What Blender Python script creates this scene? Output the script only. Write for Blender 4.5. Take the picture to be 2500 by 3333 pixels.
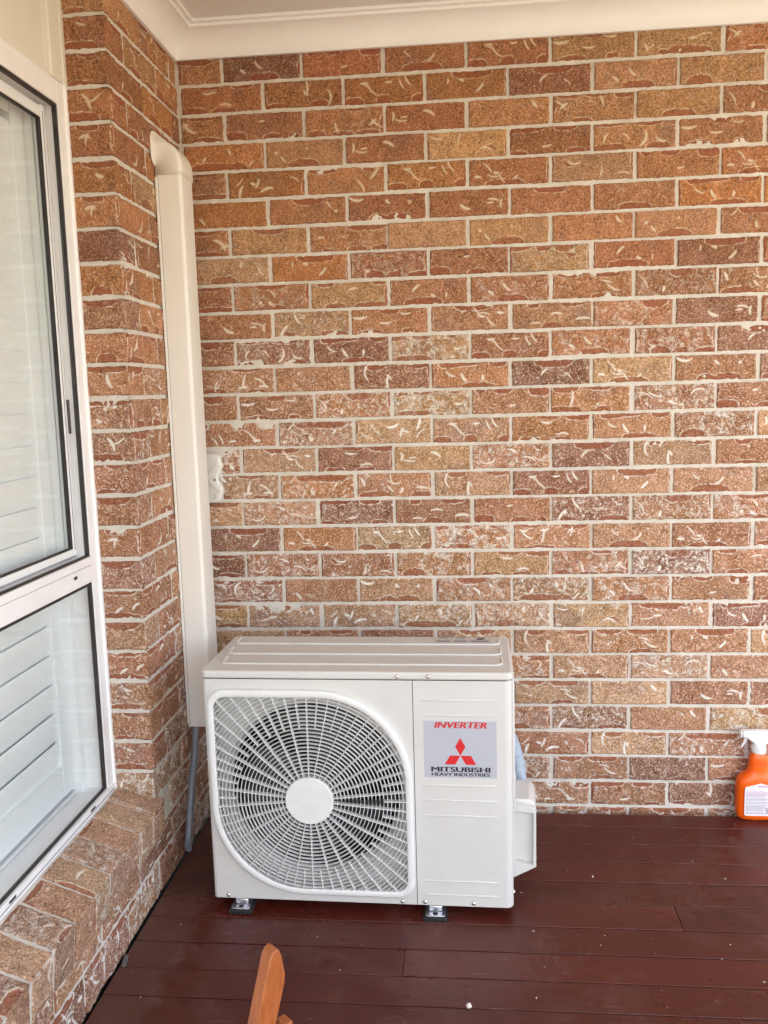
import bpy, bmesh, math, random
import numpy as np
from mathutils import Vector, Matrix

# ------------------------------------------------------------------ scene, camera, light
for o in list(bpy.data.objects):
    bpy.data.objects.remove(o)
scene = bpy.context.scene
C = scene.collection
R = math.radians

cam_d = bpy.data.cameras.new('camera')
cam = bpy.data.objects.new('camera', cam_d)
C.objects.link(cam)
cam_d.sensor_fit = 'VERTICAL'
cam_d.sensor_height = 36.0
cam_d.sensor_width = 27.0
cam_d.lens = 2853.6 / 3333.0 * 36.0
cam_d.clip_start = 0.02
cam_d.clip_end = 3000.0
right = Vector((0.99539631, 0.09180128, -0.02754463))
fwd = Vector((-0.09468843, 0.98640736, -0.13429303))
up = Vector((0.01484195, 0.13628295, 0.99055877))
cm = Matrix((right, up, -fwd)).transposed().to_4x4()
cm.translation = Vector((0.8291, -2.6934, 1.3468))
cam.matrix_world = cm
scene.camera = cam

world = bpy.data.worlds.new('World')
scene.world = world
world.use_nodes = True
wn = world.node_tree
wn.nodes.clear()
w_out = wn.nodes.new('ShaderNodeOutputWorld')
w_bg = wn.nodes.new('ShaderNodeBackground')
w_sky = wn.nodes.new('ShaderNodeTexSky')
w_sky.sky_type = 'NISHITA'
w_sky.sun_disc = False
SUN_EL, SUN_AZ = R(48), R(155)          # azimuth measured from +Y towards +X
w_sky.sun_elevation = SUN_EL
w_sky.sun_rotation = SUN_AZ
w_sky.air_density = 1.0
w_sky.dust_density = 1.6
w_sky.ozone_density = 1.0
w_bg.inputs['Strength'].default_value = 0.15
wn.links.new(w_sky.outputs[0], w_bg.inputs[0])
wn.links.new(w_bg.outputs[0], w_out.inputs[0])

sun_d = bpy.data.lights.new('sun', 'SUN')
sun_d.energy = 3.2
sun_d.angle = R(0.53)
sun_d.color = (1.0, 0.94, 0.84)
sun = bpy.data.objects.new('sun', sun_d)
C.objects.link(sun)
sdir = Vector((math.sin(SUN_AZ) * math.cos(SUN_EL), math.cos(SUN_AZ) * math.cos(SUN_EL), math.sin(SUN_EL)))
sun.rotation_euler = sdir.to_track_quat('Z', 'Y').to_euler()
sun.location = (0, -6, 8)

vs = scene.view_settings
vs.view_transform = 'Standard'
vs.look = 'None'
vs.gamma = 1.0
vs.use_curve_mapping = False
vs.exposure = 2.04
scene.render.engine = 'CYCLES'
scene.cycles.use_denoising = True
scene.cycles.max_bounces = 8
scene.cycles.diffuse_bounces = 5
scene.cycles.transparent_max_bounces = 16
scene.cycles.caustics_reflective = False
scene.cycles.caustics_refractive = False

rng = np.random.default_rng(7)
random.seed(7)
ZD = 0.014            # deck top
WL = -0.018           # face of the left brick wall
CH = 0.0831           # course height
Z0 = 0.0245           # lowest bed joint
MJ = 0.0105           # mortar joint


# ------------------------------------------------------------------ material helpers
def new_mat(name):
    m = bpy.data.materials.new(name)
    m.use_nodes = True
    nt = m.node_tree
    nt.nodes.clear()
    out = nt.nodes.new('ShaderNodeOutputMaterial')
    bs = nt.nodes.new('ShaderNodeBsdfPrincipled')
    nt.links.new(bs.outputs[0], out.inputs[0])
    return m, nt, bs


def N(nt, typ, **kw):
    n = nt.nodes.new(typ)
    for k, v in kw.items():
        setattr(n, k, v)
    return n


def math_n(nt, op, a, b=None, c=None, clamp=False):
    n = nt.nodes.new('ShaderNodeMath')
    n.operation = op
    n.use_clamp = clamp
    for i, v in enumerate((a, b, c)):
        if v is None:
            continue
        if isinstance(v, (int, float)):
            n.inputs[i].default_value = v
        else:
            nt.links.new(v, n.inputs[i])
    return n.outputs[0]


def mix_c(nt, fac, a, b, blend='MIX'):
    n = nt.nodes.new('ShaderNodeMix')
    n.data_type = 'RGBA'
    n.blend_type = blend
    n.clamp_factor = True
    for sock, v in ((n.inputs[0], fac), (n.inputs[6], a), (n.inputs[7], b)):
        if isinstance(v, (int, float)):
            sock.default_value = v
        elif isinstance(v, tuple):
            sock.default_value = (*v, 1.0) if len(v) == 3 else v
        else:
            nt.links.new(v, sock)
    return n.outputs[2]


def noise(nt, vec, scale, detail=3.0, rough=0.55, dist=0.0):
    n = nt.nodes.new('ShaderNodeTexNoise')
    n.inputs['Scale'].default_value = scale
    n.inputs['Detail'].default_value = detail
    n.inputs['Roughness'].default_value = rough
    n.inputs['Distortion'].default_value = dist
    if vec is not None:
        nt.links.new(vec, n.inputs['Vector'])
    return n.outputs['Fac']


def maprange(nt, v, a, b, c=0.0, d=1.0):
    n = nt.nodes.new('ShaderNodeMapRange')
    n.inputs[1].default_value = a
    n.inputs[2].default_value = b
    n.inputs[3].default_value = c
    n.inputs[4].default_value = d
    nt.links.new(v, n.inputs[0])
    return n.outputs[0]


def obj_coords(nt, jitter=True):
    tc = nt.nodes.new('ShaderNodeTexCoord')
    if not jitter:
        return tc.outputs['Object']
    oi = nt.nodes.new('ShaderNodeObjectInfo')
    mul = nt.nodes.new('ShaderNodeVectorMath')
    mul.operation = 'SCALE'
    mul.inputs[0].default_value = (13.1, 7.7, 19.3)
    nt.links.new(oi.outputs['Random'], mul.inputs['Scale'])
    add = nt.nodes.new('ShaderNodeVectorMath')
    nt.links.new(tc.outputs['Object'], add.inputs[0])
    nt.links.new(mul.outputs[0], add.inputs[1])
    return add.outputs[0]


def add_bump(nt, bs, h, strength, dist):
    b = nt.nodes.new('ShaderNodeBump')
    b.inputs['Strength'].default_value = strength
    b.inputs['Distance'].default_value = dist
    nt.links.new(h, b.inputs['Height'])
    nt.links.new(b.outputs[0], bs.inputs['Normal'])
    return b


def plain(name, col, rough=0.45, var=0.06, scale=30.0, metallic=0.0, bump=0.0, bscale=400.0, spec=0.5, dirt=0.0,
          dirtcol=(0.2, 0.17, 0.13)):
    m, nt, bs = new_mat(name)
    v = obj_coords(nt)
    n1 = noise(nt, v, scale, 4.0)
    c = mix_c(nt, maprange(nt, n1, 0.3, 0.7), tuple(x * (1 - var) for x in col), tuple(min(1, x * (1 + var)) for x in col))
    if dirt:
        n2 = noise(nt, v, scale * 0.35, 6.0, 0.7)
        c = mix_c(nt, math_n(nt, 'MULTIPLY', maprange(nt, n2, 0.5, 0.78), dirt), c, dirtcol)
    nt.links.new(c, bs.inputs['Base Color'])
    nr = maprange(nt, noise(nt, v, scale * 2.3, 3.0), 0.2, 0.8, rough * 0.85, min(1, rough * 1.15))
    nt.links.new(nr, bs.inputs['Roughness'])
    bs.inputs['Metallic'].default_value = metallic
    bs.inputs['Specular IOR Level'].default_value = spec
    if bump:
        add_bump(nt, bs, noise(nt, v, bscale, 2.0), bump, 0.001)
    return m


# brick: colour zones come from the shaped mesh (skin, exposed body, scored crescents, lime)
def brick_material():
    m, nt, bs = new_mat('brick_clay')
    v = obj_coords(nt)
    oi = nt.nodes.new('ShaderNodeObjectInfo')
    at = nt.nodes.new('ShaderNodeAttribute')
    at.attribute_name = 'zones'
    sp = nt.nodes.new('ShaderNodeSeparateColor')
    nt.links.new(at.outputs['Color'], sp.inputs[0])
    rec, pale, lime = sp.outputs[0], sp.outputs[1], sp.outputs[2]
    n_f = noise(nt, v, 520.0, 2.0, 0.6)
    n_c = noise(nt, v, 200.0, 2.5, 0.65)
    n_m = noise(nt, v, 170.0, 3.0, 0.6)
    n_b = noise(nt, v, 22.0, 3.0, 0.6)
    n_g = math_n(nt, 'ADD', math_n(nt, 'MULTIPLY', n_f, 0.45), math_n(nt, 'MULTIPLY', n_c, 0.55))
    grain = maprange(nt, n_g, 0.36, 0.64, 0.48, 1.42)
    g2 = maprange(nt, n_b, 0.3, 0.7, 0.82, 1.18)
    gr = math_n(nt, 'MULTIPLY', grain, g2)
    comb = nt.nodes.new('ShaderNodeCombineColor')
    for i in range(3):
        nt.links.new(gr, comb.inputs[i])
    skin = mix_c(nt, 1.0, oi.outputs['Color'], comb.outputs[0], 'MULTIPLY')
    # purplish fire marks on part of some bricks
    fire = math_n(nt, 'MULTIPLY', maprange(nt, noise(nt, v, 9.0, 3.0), 0.57, 0.72), 0.5)
    skin = mix_c(nt, fire, skin, (0.20, 0.105, 0.09))
    # pale sand grains, paler on lower bricks to paint in the cooler light
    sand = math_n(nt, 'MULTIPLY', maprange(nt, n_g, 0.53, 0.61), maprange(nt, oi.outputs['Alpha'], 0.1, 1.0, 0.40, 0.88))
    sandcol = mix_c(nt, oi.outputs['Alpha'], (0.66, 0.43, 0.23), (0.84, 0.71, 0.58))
    skin = mix_c(nt, sand, skin, sandcol)
    # body clay
    body_g = maprange(nt, n_m, 0.3, 0.7, 0.78, 1.22)
    cb = nt.nodes.new('ShaderNodeCombineColor')
    for i in range(3):
        nt.links.new(body_g, cb.inputs[i])
    half = mix_c(nt, 0.24, (0.265, 0.082, 0.043), oi.outputs['Color'])
    body = mix_c(nt, 1.0, half, cb.outputs[0], 'MULTIPLY')
    col = mix_c(nt, math_n(nt, 'MULTIPLY', maprange(nt, rec, 0.28, 0.66), maprange(nt, n_g, 0.42, 0.62, 1.0, 0.72)), skin, body)
    # dark iron spots
    spots = math_n(nt, 'MULTIPLY', maprange(nt, noise(nt, v, 240.0, 1.0, 0.4), 0.635, 0.685), 0.85)
    col = mix_c(nt, spots, col, (0.045, 0.028, 0.025))
    pm = math_n(nt, 'MULTIPLY', pale, maprange(nt, n_f, 0.25, 0.6, 0.78, 1.0))
    palecol = mix_c(nt, oi.outputs['Alpha'], (0.66, 0.53, 0.36), (0.92, 0.90, 0.85))  # whiter marks low down: lime, plus cooler light put into the colour
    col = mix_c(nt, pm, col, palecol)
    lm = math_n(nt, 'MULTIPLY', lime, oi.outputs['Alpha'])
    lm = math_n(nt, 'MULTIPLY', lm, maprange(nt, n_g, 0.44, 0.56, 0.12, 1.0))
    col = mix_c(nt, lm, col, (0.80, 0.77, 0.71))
    light_film = math_n(nt, 'MULTIPLY', maprange(nt, n_b, 0.35, 0.7), math_n(nt, 'MULTIPLY', oi.outputs['Alpha'], math_n(nt, 'MULTIPLY_ADD', rec, -0.12, 0.14)))  # chalky film: brighter light on the lower bricks put into the colour
    col = mix_c(nt, light_film, col, (0.74, 0.64, 0.57))
    nt.links.new(col, bs.inputs['Base Color'])
    bs.inputs['Roughness'].default_value = 0.88
    bs.inputs['Specular IOR Level'].default_value = 0.25
    add_bump(nt, bs, n_f, 0.55, 0.0016)
    return m


def mortar_material():
    m, nt, bs = new_mat('mortar')
    v = obj_coords(nt, False)
    n1 = noise(nt, v, 25.0, 5.0, 0.6)
    n2 = noise(nt, v, 500.0, 2.0, 0.6)
    c = mix_c(nt, maprange(nt, n1, 0.3, 0.7), (0.60, 0.555, 0.490), (0.72, 0.675, 0.610))
    c = mix_c(nt, maprange(nt, n2, 0.62, 0.72), c, (0.50, 0.44, 0.36))
    nt.links.new(c, bs.inputs['Base Color'])
    bs.inputs['Roughness'].default_value = 0.92
    bs.inputs['Specular IOR Level'].default_value = 0.2
    h = math_n(nt, 'ADD', noise(nt, v, 120.0, 4.0, 0.6), math_n(nt, 'MULTIPLY', n2, 0.3))
    add_bump(nt, bs, h, 0.5, 0.004)
    return m


def deck_material():
    m, nt, bs = new_mat('painted_decking')
    tc = nt.nodes.new('ShaderNodeTexCoord')
    geo = nt.nodes.new('ShaderNodeNewGeometry')
    oi = nt.nodes.new('ShaderNodeObjectInfo')
    pos = geo.outputs['Position']
    mp = nt.nodes.new('ShaderNodeMapping')
    mp.inputs['Scale'].default_value = (3.0, 40.0, 40.0)
    nt.links.new(obj_coords(nt), mp.inputs[0])
    grain = noise(nt, mp.outputs[0], 4.0, 5.0, 0.65)
    tone = maprange(nt, oi.outputs['Random'], 0.0, 1.0, 0.86, 1.14)
    base = mix_c(nt, maprange(nt, grain, 0.3, 0.7), (0.062, 0.0100, 0.0064), (0.086, 0.0145, 0.0086))
    cb = nt.nodes.new('ShaderNodeCombineColor')
    for i in range(3):
        nt.links.new(tone, cb.inputs[i])
    base = mix_c(nt, 1.0, base, cb.outputs[0], 'MULTIPLY')
    d1 = noise(nt, pos, 3.2, 6.0, 0.68, 0.6)
    d2 = noise(nt, pos, 26.0, 4.0, 0.7, 0.8)
    dust = math_n(nt, 'MULTIPLY', maprange(nt, d1, 0.46, 0.70), maprange(nt, d2, 0.40, 0.68))
    base = mix_c(nt, math_n(nt, 'MULTIPLY', dust, 0.28), base, (0.25, 0.15, 0.12))
    # dusty strip along the house wall with drip-edged border
    sx = nt.nodes.new('ShaderNodeSeparateXYZ')
    nt.links.new(pos, sx.inputs[0])
    strip = maprange(nt, math_n(nt, 'ADD', sx.outputs[0], math_n(nt, 'MULTIPLY', noise(nt, pos, 14.0, 3.0, 0.6), 0.12)), 0.195, 0.165)
    base = mix_c(nt, math_n(nt, 'MULTIPLY', strip, 0.30), base, (0.13, 0.085, 0.068))
    # dry scuffed patches
    sc1 = math_n(nt, 'MULTIPLY', maprange(nt, noise(nt, pos, 5.5, 4.0, 0.6, 0.4), 0.56, 0.64), maprange(nt, noise(nt, pos, 60.0, 3.0, 0.7), 0.42, 0.58))
    base = mix_c(nt, math_n(nt, 'MULTIPLY', sc1, 0.16), base, (0.24, 0.15, 0.125))
    # damp stains
    d3 = noise(nt, pos, 8.0, 3.0, 0.5, 0.15)
    damp = maprange(nt, d3, 0.67, 0.72)
    base = mix_c(nt, math_n(nt, 'MULTIPLY', damp, 0.45), base, (0.028, 0.008, 0.007))
    # fine scratches
    mp2 = nt.nodes.new('ShaderNodeMapping')
    mp2.inputs['Rotation'].default_value = (0, 0, R(38))
    mp2.inputs['Scale'].default_value = (4.0, 90.0, 1.0)
    nt.links.new(pos, mp2.inputs[0])
    s1 = maprange(nt, noise(nt, mp2.outputs[0], 2.0, 2.0, 0.5), 0.70, 0.74)
    base = mix_c(nt, math_n(nt, 'MULTIPLY', s1, 0.25), base, (0.30, 0.20, 0.16))
    nt.links.new(base, bs.inputs['Base Color'])
    rg = math_n(nt, 'ADD', maprange(nt, d2, 0.3, 0.7, 0.25, 0.40), math_n(nt, 'MULTIPLY', math_n(nt, 'ADD', dust, sc1), 0.22))
    rg = math_n(nt, 'ADD', rg, maprange(nt, noise(nt, pos, 2.6, 5.0, 0.65, 0.5), 0.38, 0.62, -0.08, 0.16))
    nt.links.new(rg, bs.inputs['Roughness'])
    bs.inputs['Specular IOR Level'].default_value = 0.45
    h = math_n(nt, 'ADD', grain, math_n(nt, 'MULTIPLY', d2, 0.5))
    add_bump(nt, bs, h, 0.22, 0.002)
    return m


def glass_material():
    m = bpy.data.materials.new('window_glass')
    m.use_nodes = True
    nt = m.node_tree
    nt.nodes.clear()
    out = nt.nodes.new('ShaderNodeOutputMaterial')
    tr = nt.nodes.new('ShaderNodeBsdfTransparent')
    tr.inputs[0].default_value = (0.985, 1.0, 0.997, 1)
    gl = nt.nodes.new('ShaderNodeBsdfGlossy')
    gl.inputs['Roughness'].default_value = 0.015
    ge = nt.nodes.new('ShaderNodeNewGeometry')
    dp_ = nt.nodes.new('ShaderNodeVectorMath')
    dp_.operation = 'DOT_PRODUCT'
    nt.links.new(ge.outputs['Normal'], dp_.inputs[0])
    nt.links.new(ge.outputs['Incoming'], dp_.inputs[1])
    ca = math_n(nt, 'ABSOLUTE', dp_.outputs['Value'])
    sch = math_n(nt, 'POWER', math_n(nt, 'SUBTRACT', 1.0, ca, clamp=True), 5.0)
    frs = math_n(nt, 'MULTIPLY_ADD', sch, 0.95, 0.035)
    mx = nt.nodes.new('ShaderNodeMixShader')
    nt.links.new(frs, mx.inputs[0])
    nt.links.new(tr.outputs[0], mx.inputs[1])
    nt.links.new(gl.outputs[0], mx.inputs[2])
    nt.links.new(mx.outputs[0], out.inputs[0])
    return m


def ground_material():
    m, nt, bs = new_mat('dry_lawn')
    geo = nt.nodes.new('ShaderNodeNewGeometry')
    n1 = noise(nt, geo.outputs['Position'], 0.8, 6.0, 0.6)
    n2 = noise(nt, geo.outputs['Position'], 30.0, 3.0, 0.6)
    c = mix_c(nt, maprange(nt, n1, 0.35, 0.65), (0.42, 0.340, 0.232), (0.48, 0.395, 0.285))
    c = mix_c(nt, math_n(nt, 'MULTIPLY', n2, 0.4), c, (0.31, 0.26, 0.15))
    nt.links.new(c, bs.inputs['Base Color'])
    bs.inputs['Roughness'].default_value = 0.95
    return m


M = {}
M['brick'] = brick_material()
M['mortar'] = mortar_material()
M['deck'] = deck_material()
M['glass'] = glass_material()
M['ground'] = ground_material()
M['ceiling'] = plain('ceiling_paint', (0.73, 0.725, 0.715), 0.6, 0.02, 6.0)
M['cornice'] = plain('cornice_paint', (0.84, 0.84, 0.84), 0.5, 0.02, 9.0)
M['ac'] = plain('ac_powder_coat', (0.63, 0.62, 0.592), 0.36, 0.025, 12.0, bump=0.05, bscale=900, dirt=0.10, dirtcol=(0.40, 0.36, 0.30))
M['ac_grille'] = plain('grille_plastic', (0.74, 0.74, 0.725), 0.42, 0.03, 25.0)
M['ac_dark'] = plain('fan_interior', (0.012, 0.012, 0.013), 0.6, 0.2, 30.0)
M['fan_blade'] = plain('fan_blade_plastic', (0.045, 0.046, 0.05), 0.45, 0.1, 30.0)
M['fins'] = plain('heat_exchanger', (0.05, 0.05, 0.052), 0.4, 0.2, 200.0, metallic=0.6)
M['duct'] = plain('duct_pvc', (0.80, 0.775, 0.715), 0.38, 0.02, 8.0)
M['alu_white'] = plain('white_aluminium', (0.90, 0.90, 0.91), 0.32, 0.02, 15.0, dirt=0.10)
M['cream'] = plain('cream_panel', (0.76, 0.73, 0.64), 0.45, 0.02, 8.0)
M['gasket'] = plain('rubber_gasket', (0.022, 0.018, 0.018), 0.55, 0.3, 20.0)
M['latch'] = plain('grey_latch', (0.07, 0.068, 0.066), 0.5, 0.1, 20.0)
M['shutter'] = plain('shutter_paint', (0.88, 0.895, 0.90), 0.42, 0.015, 10.0)
M['steel'] = plain('zinc_steel', (0.62, 0.64, 0.68), 0.32, 0.15, 90.0, metallic=0.9)
M['chrome'] = plain('bright_screw', (0.75, 0.74, 0.72), 0.22, 0.1, 90.0, metallic=1.0)
M['rubber'] = plain('black_rubber', (0.016, 0.016, 0.017), 0.65, 0.2, 60.0)
M['sticker'] = plain('silver_sticker', (0.46, 0.475, 0.525), 0.40, 0.015, 12.0)
M['red'] = plain('red_print', (0.62, 0.018, 0.022), 0.45, 0.02, 12.0)
M['black'] = plain('black_print', (0.012, 0.012, 0.014), 0.45, 0.05, 12.0)
M['grey_print'] = plain('grey_print', (0.30, 0.28, 0.33), 0.5, 0.1, 60.0)
M['pink_print'] = plain('pink_print', (0.55, 0.20, 0.33), 0.5, 0.1, 60.0)
M['pipe'] = plain('grey_pvc', (0.17, 0.19, 0.215), 0.42, 0.06, 20.0)
M['pipe_in'] = plain('pipe_bore', (0.20, 0.21, 0.23), 0.4, 0.05, 20.0)
M['orange'] = plain('orange_plastic', (0.90, 0.120, 0.003), 0.30, 0.03, 12.0)
M['white_pl'] = plain('white_plastic', (0.83, 0.83, 0.84), 0.30, 0.015, 12.0)
M['paper'] = plain('label_paper', (0.80, 0.76, 0.80), 0.45, 0.02, 20.0)
M['switch'] = plain('switch_plastic', (0.72, 0.71, 0.67), 0.38, 0.02, 12.0)
M['tape'] = plain('pipe_tape', (0.33, 0.39, 0.46), 0.45, 0.08, 60.0)
M['tape2'] = plain('white_conduit', (0.76, 0.80, 0.84), 0.4, 0.04, 60.0)
M['timber'] = plain('oiled_timber', (0.34, 0.100, 0.028), 0.42, 0.12, 14.0)
def timber_material():
    m, nt, bs = new_mat('oiled_timber')
    v = obj_coords(nt)
    mp = nt.nodes.new('ShaderNodeMapping')
    mp.inputs['Scale'].default_value = (60.0, 60.0, 5.0)
    nt.links.new(v, mp.inputs[0])
    gn = noise(nt, mp.outputs[0], 3.0, 5.0, 0.65, 0.4)
    c = mix_c(nt, maprange(nt, gn, 0.32, 0.68), (0.26, 0.070, 0.018), (0.37, 0.118, 0.036))
    c = mix_c(nt, math_n(nt, 'MULTIPLY', maprange(nt, noise(nt, v, 35.0, 4.0, 0.7), 0.58, 0.75), 0.4), c, (0.16, 0.05, 0.016))
    nt.links.new(c, bs.inputs['Base Color'])
    nt.links.new(maprange(nt, gn, 0.2, 0.8, 0.38, 0.6), bs.inputs['Roughness'])
    add_bump(nt, bs, gn, 0.2, 0.001)
    return m


M['timber'] = timber_material()
M['stone'] = plain('pebble', (0.66, 0.60, 0.52), 0.8, 0.15, 120.0)
M['plaster'] = plain('room_white', (0.84, 0.85, 0.85), 0.6, 0.02, 5.0)
M['dark_seal'] = plain('sill_seal', (0.055, 0.047, 0.042), 0.7, 0.2, 30.0, dirt=0.5)
M['web'] = plain('dusty_cobweb', (0.09, 0.082, 0.078), 0.9, 0.3, 60.0)


# ------------------------------------------------------------------ object helpers
def tag(o, label, cat, group=None, kind=None):
    if label:
        o['label'] = label
    if cat:
        o['category'] = cat
    if group:
        o['group'] = group
    if kind:
        o['kind'] = kind
    return o


def link(name, me, parent=None, mat=None, mw=None):
    o = bpy.data.objects.new(name, me)
    C.objects.link(o)
    if parent is not None:
        o.parent = parent
    if mat is not None and not me.materials:
        me.materials.append(mat)
    if mw is not None:
        o.matrix_local = mw
    return o


def empty(name, loc=(0, 0, 0), rz=0.0):
    o = bpy.data.objects.new(name, None)
    o.empty_display_size = 0.05
    o.location = loc
    o.rotation_euler = (0, 0, rz)
    C.objects.link(o)
    return o


class MB:
    """collects shapes into one mesh"""
    def __init__(self):
        self.v, self.f = [], []

    def add(self, vs, fs):
        n = len(self.v)
        self.v += [tuple(p) for p in vs]
        self.f += [tuple(i + n for i in f) for f in fs]
        return self

    def box(self, x0, x1, y0, y1, z0, z1):
        return self.add([(x0, y0, z0), (x1, y0, z0), (x1, y1, z0), (x0, y1, z0),
                         (x0, y0, z1), (x1, y0, z1), (x1, y1, z1), (x0, y1, z1)],
                        [(3, 2, 1, 0), (4, 5, 6, 7), (0, 1, 5, 4), (1, 2, 6, 5), (2, 3, 7, 6), (3, 0, 4, 7)])

    def prism(self, poly, vec, cap=True):
        """poly: 3D points in order; extruded by vec"""
        n = len(poly)
        a = [Vector(p) for p in poly]
        b = [p + Vector(vec) for p in a]
        fs = [(i, (i + 1) % n, n + (i + 1) % n, n + i) for i in range(n)]
        if cap:
            fs += [tuple(reversed(range(n))), tuple(range(n, 2 * n))]
        return self.add(a + b, fs)

    def tube(self, pts, r, seg=10, cap=True, closed=False):
        pts = [Vector(p) for p in pts]
        n = len(pts)
        rs = r if isinstance(r, (list, tuple)) else [r] * n
        base = len(self.v)
        prev = None
        for i, p in enumerate(pts):
            if closed:
                t = pts[(i + 1) % n] - pts[i - 1]
            else:
                t = pts[min(i + 1, n - 1)] - pts[max(i - 1, 0)]
            t.normalize()
            if prev is None:
                ref = Vector((0, 0, 1)) if abs(t.z) < 0.9 else Vector((1, 0, 0))
                a = t.cross(ref).normalized()
            else:
                a = (prev - t * prev.dot(t)).normalized()
            prev = a
            b = t.cross(a)
            for k in range(seg):
                th = 2 * math.pi * k / seg
                self.v.append(tuple(p + (a * math.cos(th) + b * math.sin(th)) * rs[i]))
        m = n if closed else n - 1
        for i in range(m):
            for k in range(seg):
                i2 = (i + 1) % n
                self.f.append((base + i * seg + k, base + i * seg + (k + 1) % seg,
                               base + i2 * seg + (k + 1) % seg, base + i2 * seg + k))
        if cap and not closed:
            self.f.append(tuple(base + k for k in reversed(range(seg))))
            self.f.append(tuple(base + (n - 1) * seg + k for k in range(seg)))
        return self

    def sweep(self, path, prof, closed=False):
        """path: list of (point, axis_a, axis_b); prof: list of (a,b) closed profile"""
        base = len(self.v)
        n, k = len(path), len(prof)
        for p, a, b in path:
            for (s, t) in prof:
                self.v.append(tuple(Vector(p) + Vector(a) * s + Vector(b) * t))
        for i in range(n if closed else n - 1):
            i2 = (i + 1) % n
            for j in range(k):
                self.f.append((base + i * k + j, base + i * k + (j + 1) % k, base + i2 * k + (j + 1) % k, base + i2 * k + j))
        if not closed:
            self.f.append(tuple(base + j for j in reversed(range(k))))
            self.f.append(tuple(base + (n - 1) * k + j for j in range(k)))
        return self

    def lathe(self, prof, c=(0, 0, 0), axis='z', seg=24):
        base = len(self.v)
        for (r, h) in prof:
            for k in range(seg):
                th = 2 * math.pi * k / seg
                x, y = r * math.cos(th), r * math.sin(th)
                p = {'z': (x, y, h), 'y': (x, h, y), 'x': (h, x, y)}[axis]
                self.v.append((p[0] + c[0], p[1] + c[1], p[2] + c[2]))
        for i in range(len(prof) - 1):
            for k in range(seg):
                self.f.append((base + i * seg + k, base + i * seg + (k + 1) % seg,
                               base + (i + 1) * seg + (k + 1) % seg, base + (i + 1) * seg + k))
        if prof[0][0] > 1e-6:
            self.f.append(tuple(base + k for k in reversed(range(seg))))
        if prof[-1][0] > 1e-6:
            self.f.append(tuple(base + (len(prof) - 1) * seg + k for k in range(seg)))
        return self

    def mesh(self, name, mat=None, smooth=False):
        me = bpy.data.meshes.new(name)
        me.from_pydata(self.v, [], self.f)
        bm = bmesh.new()
        bm.from_mesh(me)
        bmesh.ops.remove_doubles(bm, verts=bm.verts, dist=1e-6)
        bmesh.ops.recalc_face_normals(bm, faces=bm.faces)
        bm.to_mesh(me)
        bm.free()
        if smooth:
            me.shade_smooth()
        if mat:
            me.materials.append(mat)
        return me

    def build(self, name, mat, parent=None, bevel=0.0, seg=2, smooth=False, angle=35):
        me = self.mesh(name, mat, smooth)
        o = link(name, me, parent)
        if bevel:
            b = o.modifiers.new('bevel', 'BEVEL')
            b.width = bevel
            b.segments = seg
            b.limit_method = 'ANGLE'
            b.angle_limit = R(angle)
            b.harden_normals = False
            me.shade_smooth()
            me.set_sharp_from_angle(angle=R(40))
        elif smooth:
            me.set_sharp_from_angle(angle=R(40))
        return o


# ------------------------------------------------------------------ bricks
def blur(a, n=1):
    for _ in range(n):
        p = np.pad(a, 1, mode='edge')
        a = (p[:-2, 1:-1] + p[2:, 1:-1] + p[1:-1, :-2] + p[1:-1, 2:] + 2 * p[1:-1, 1:-1]) / 6.0
    return a


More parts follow.
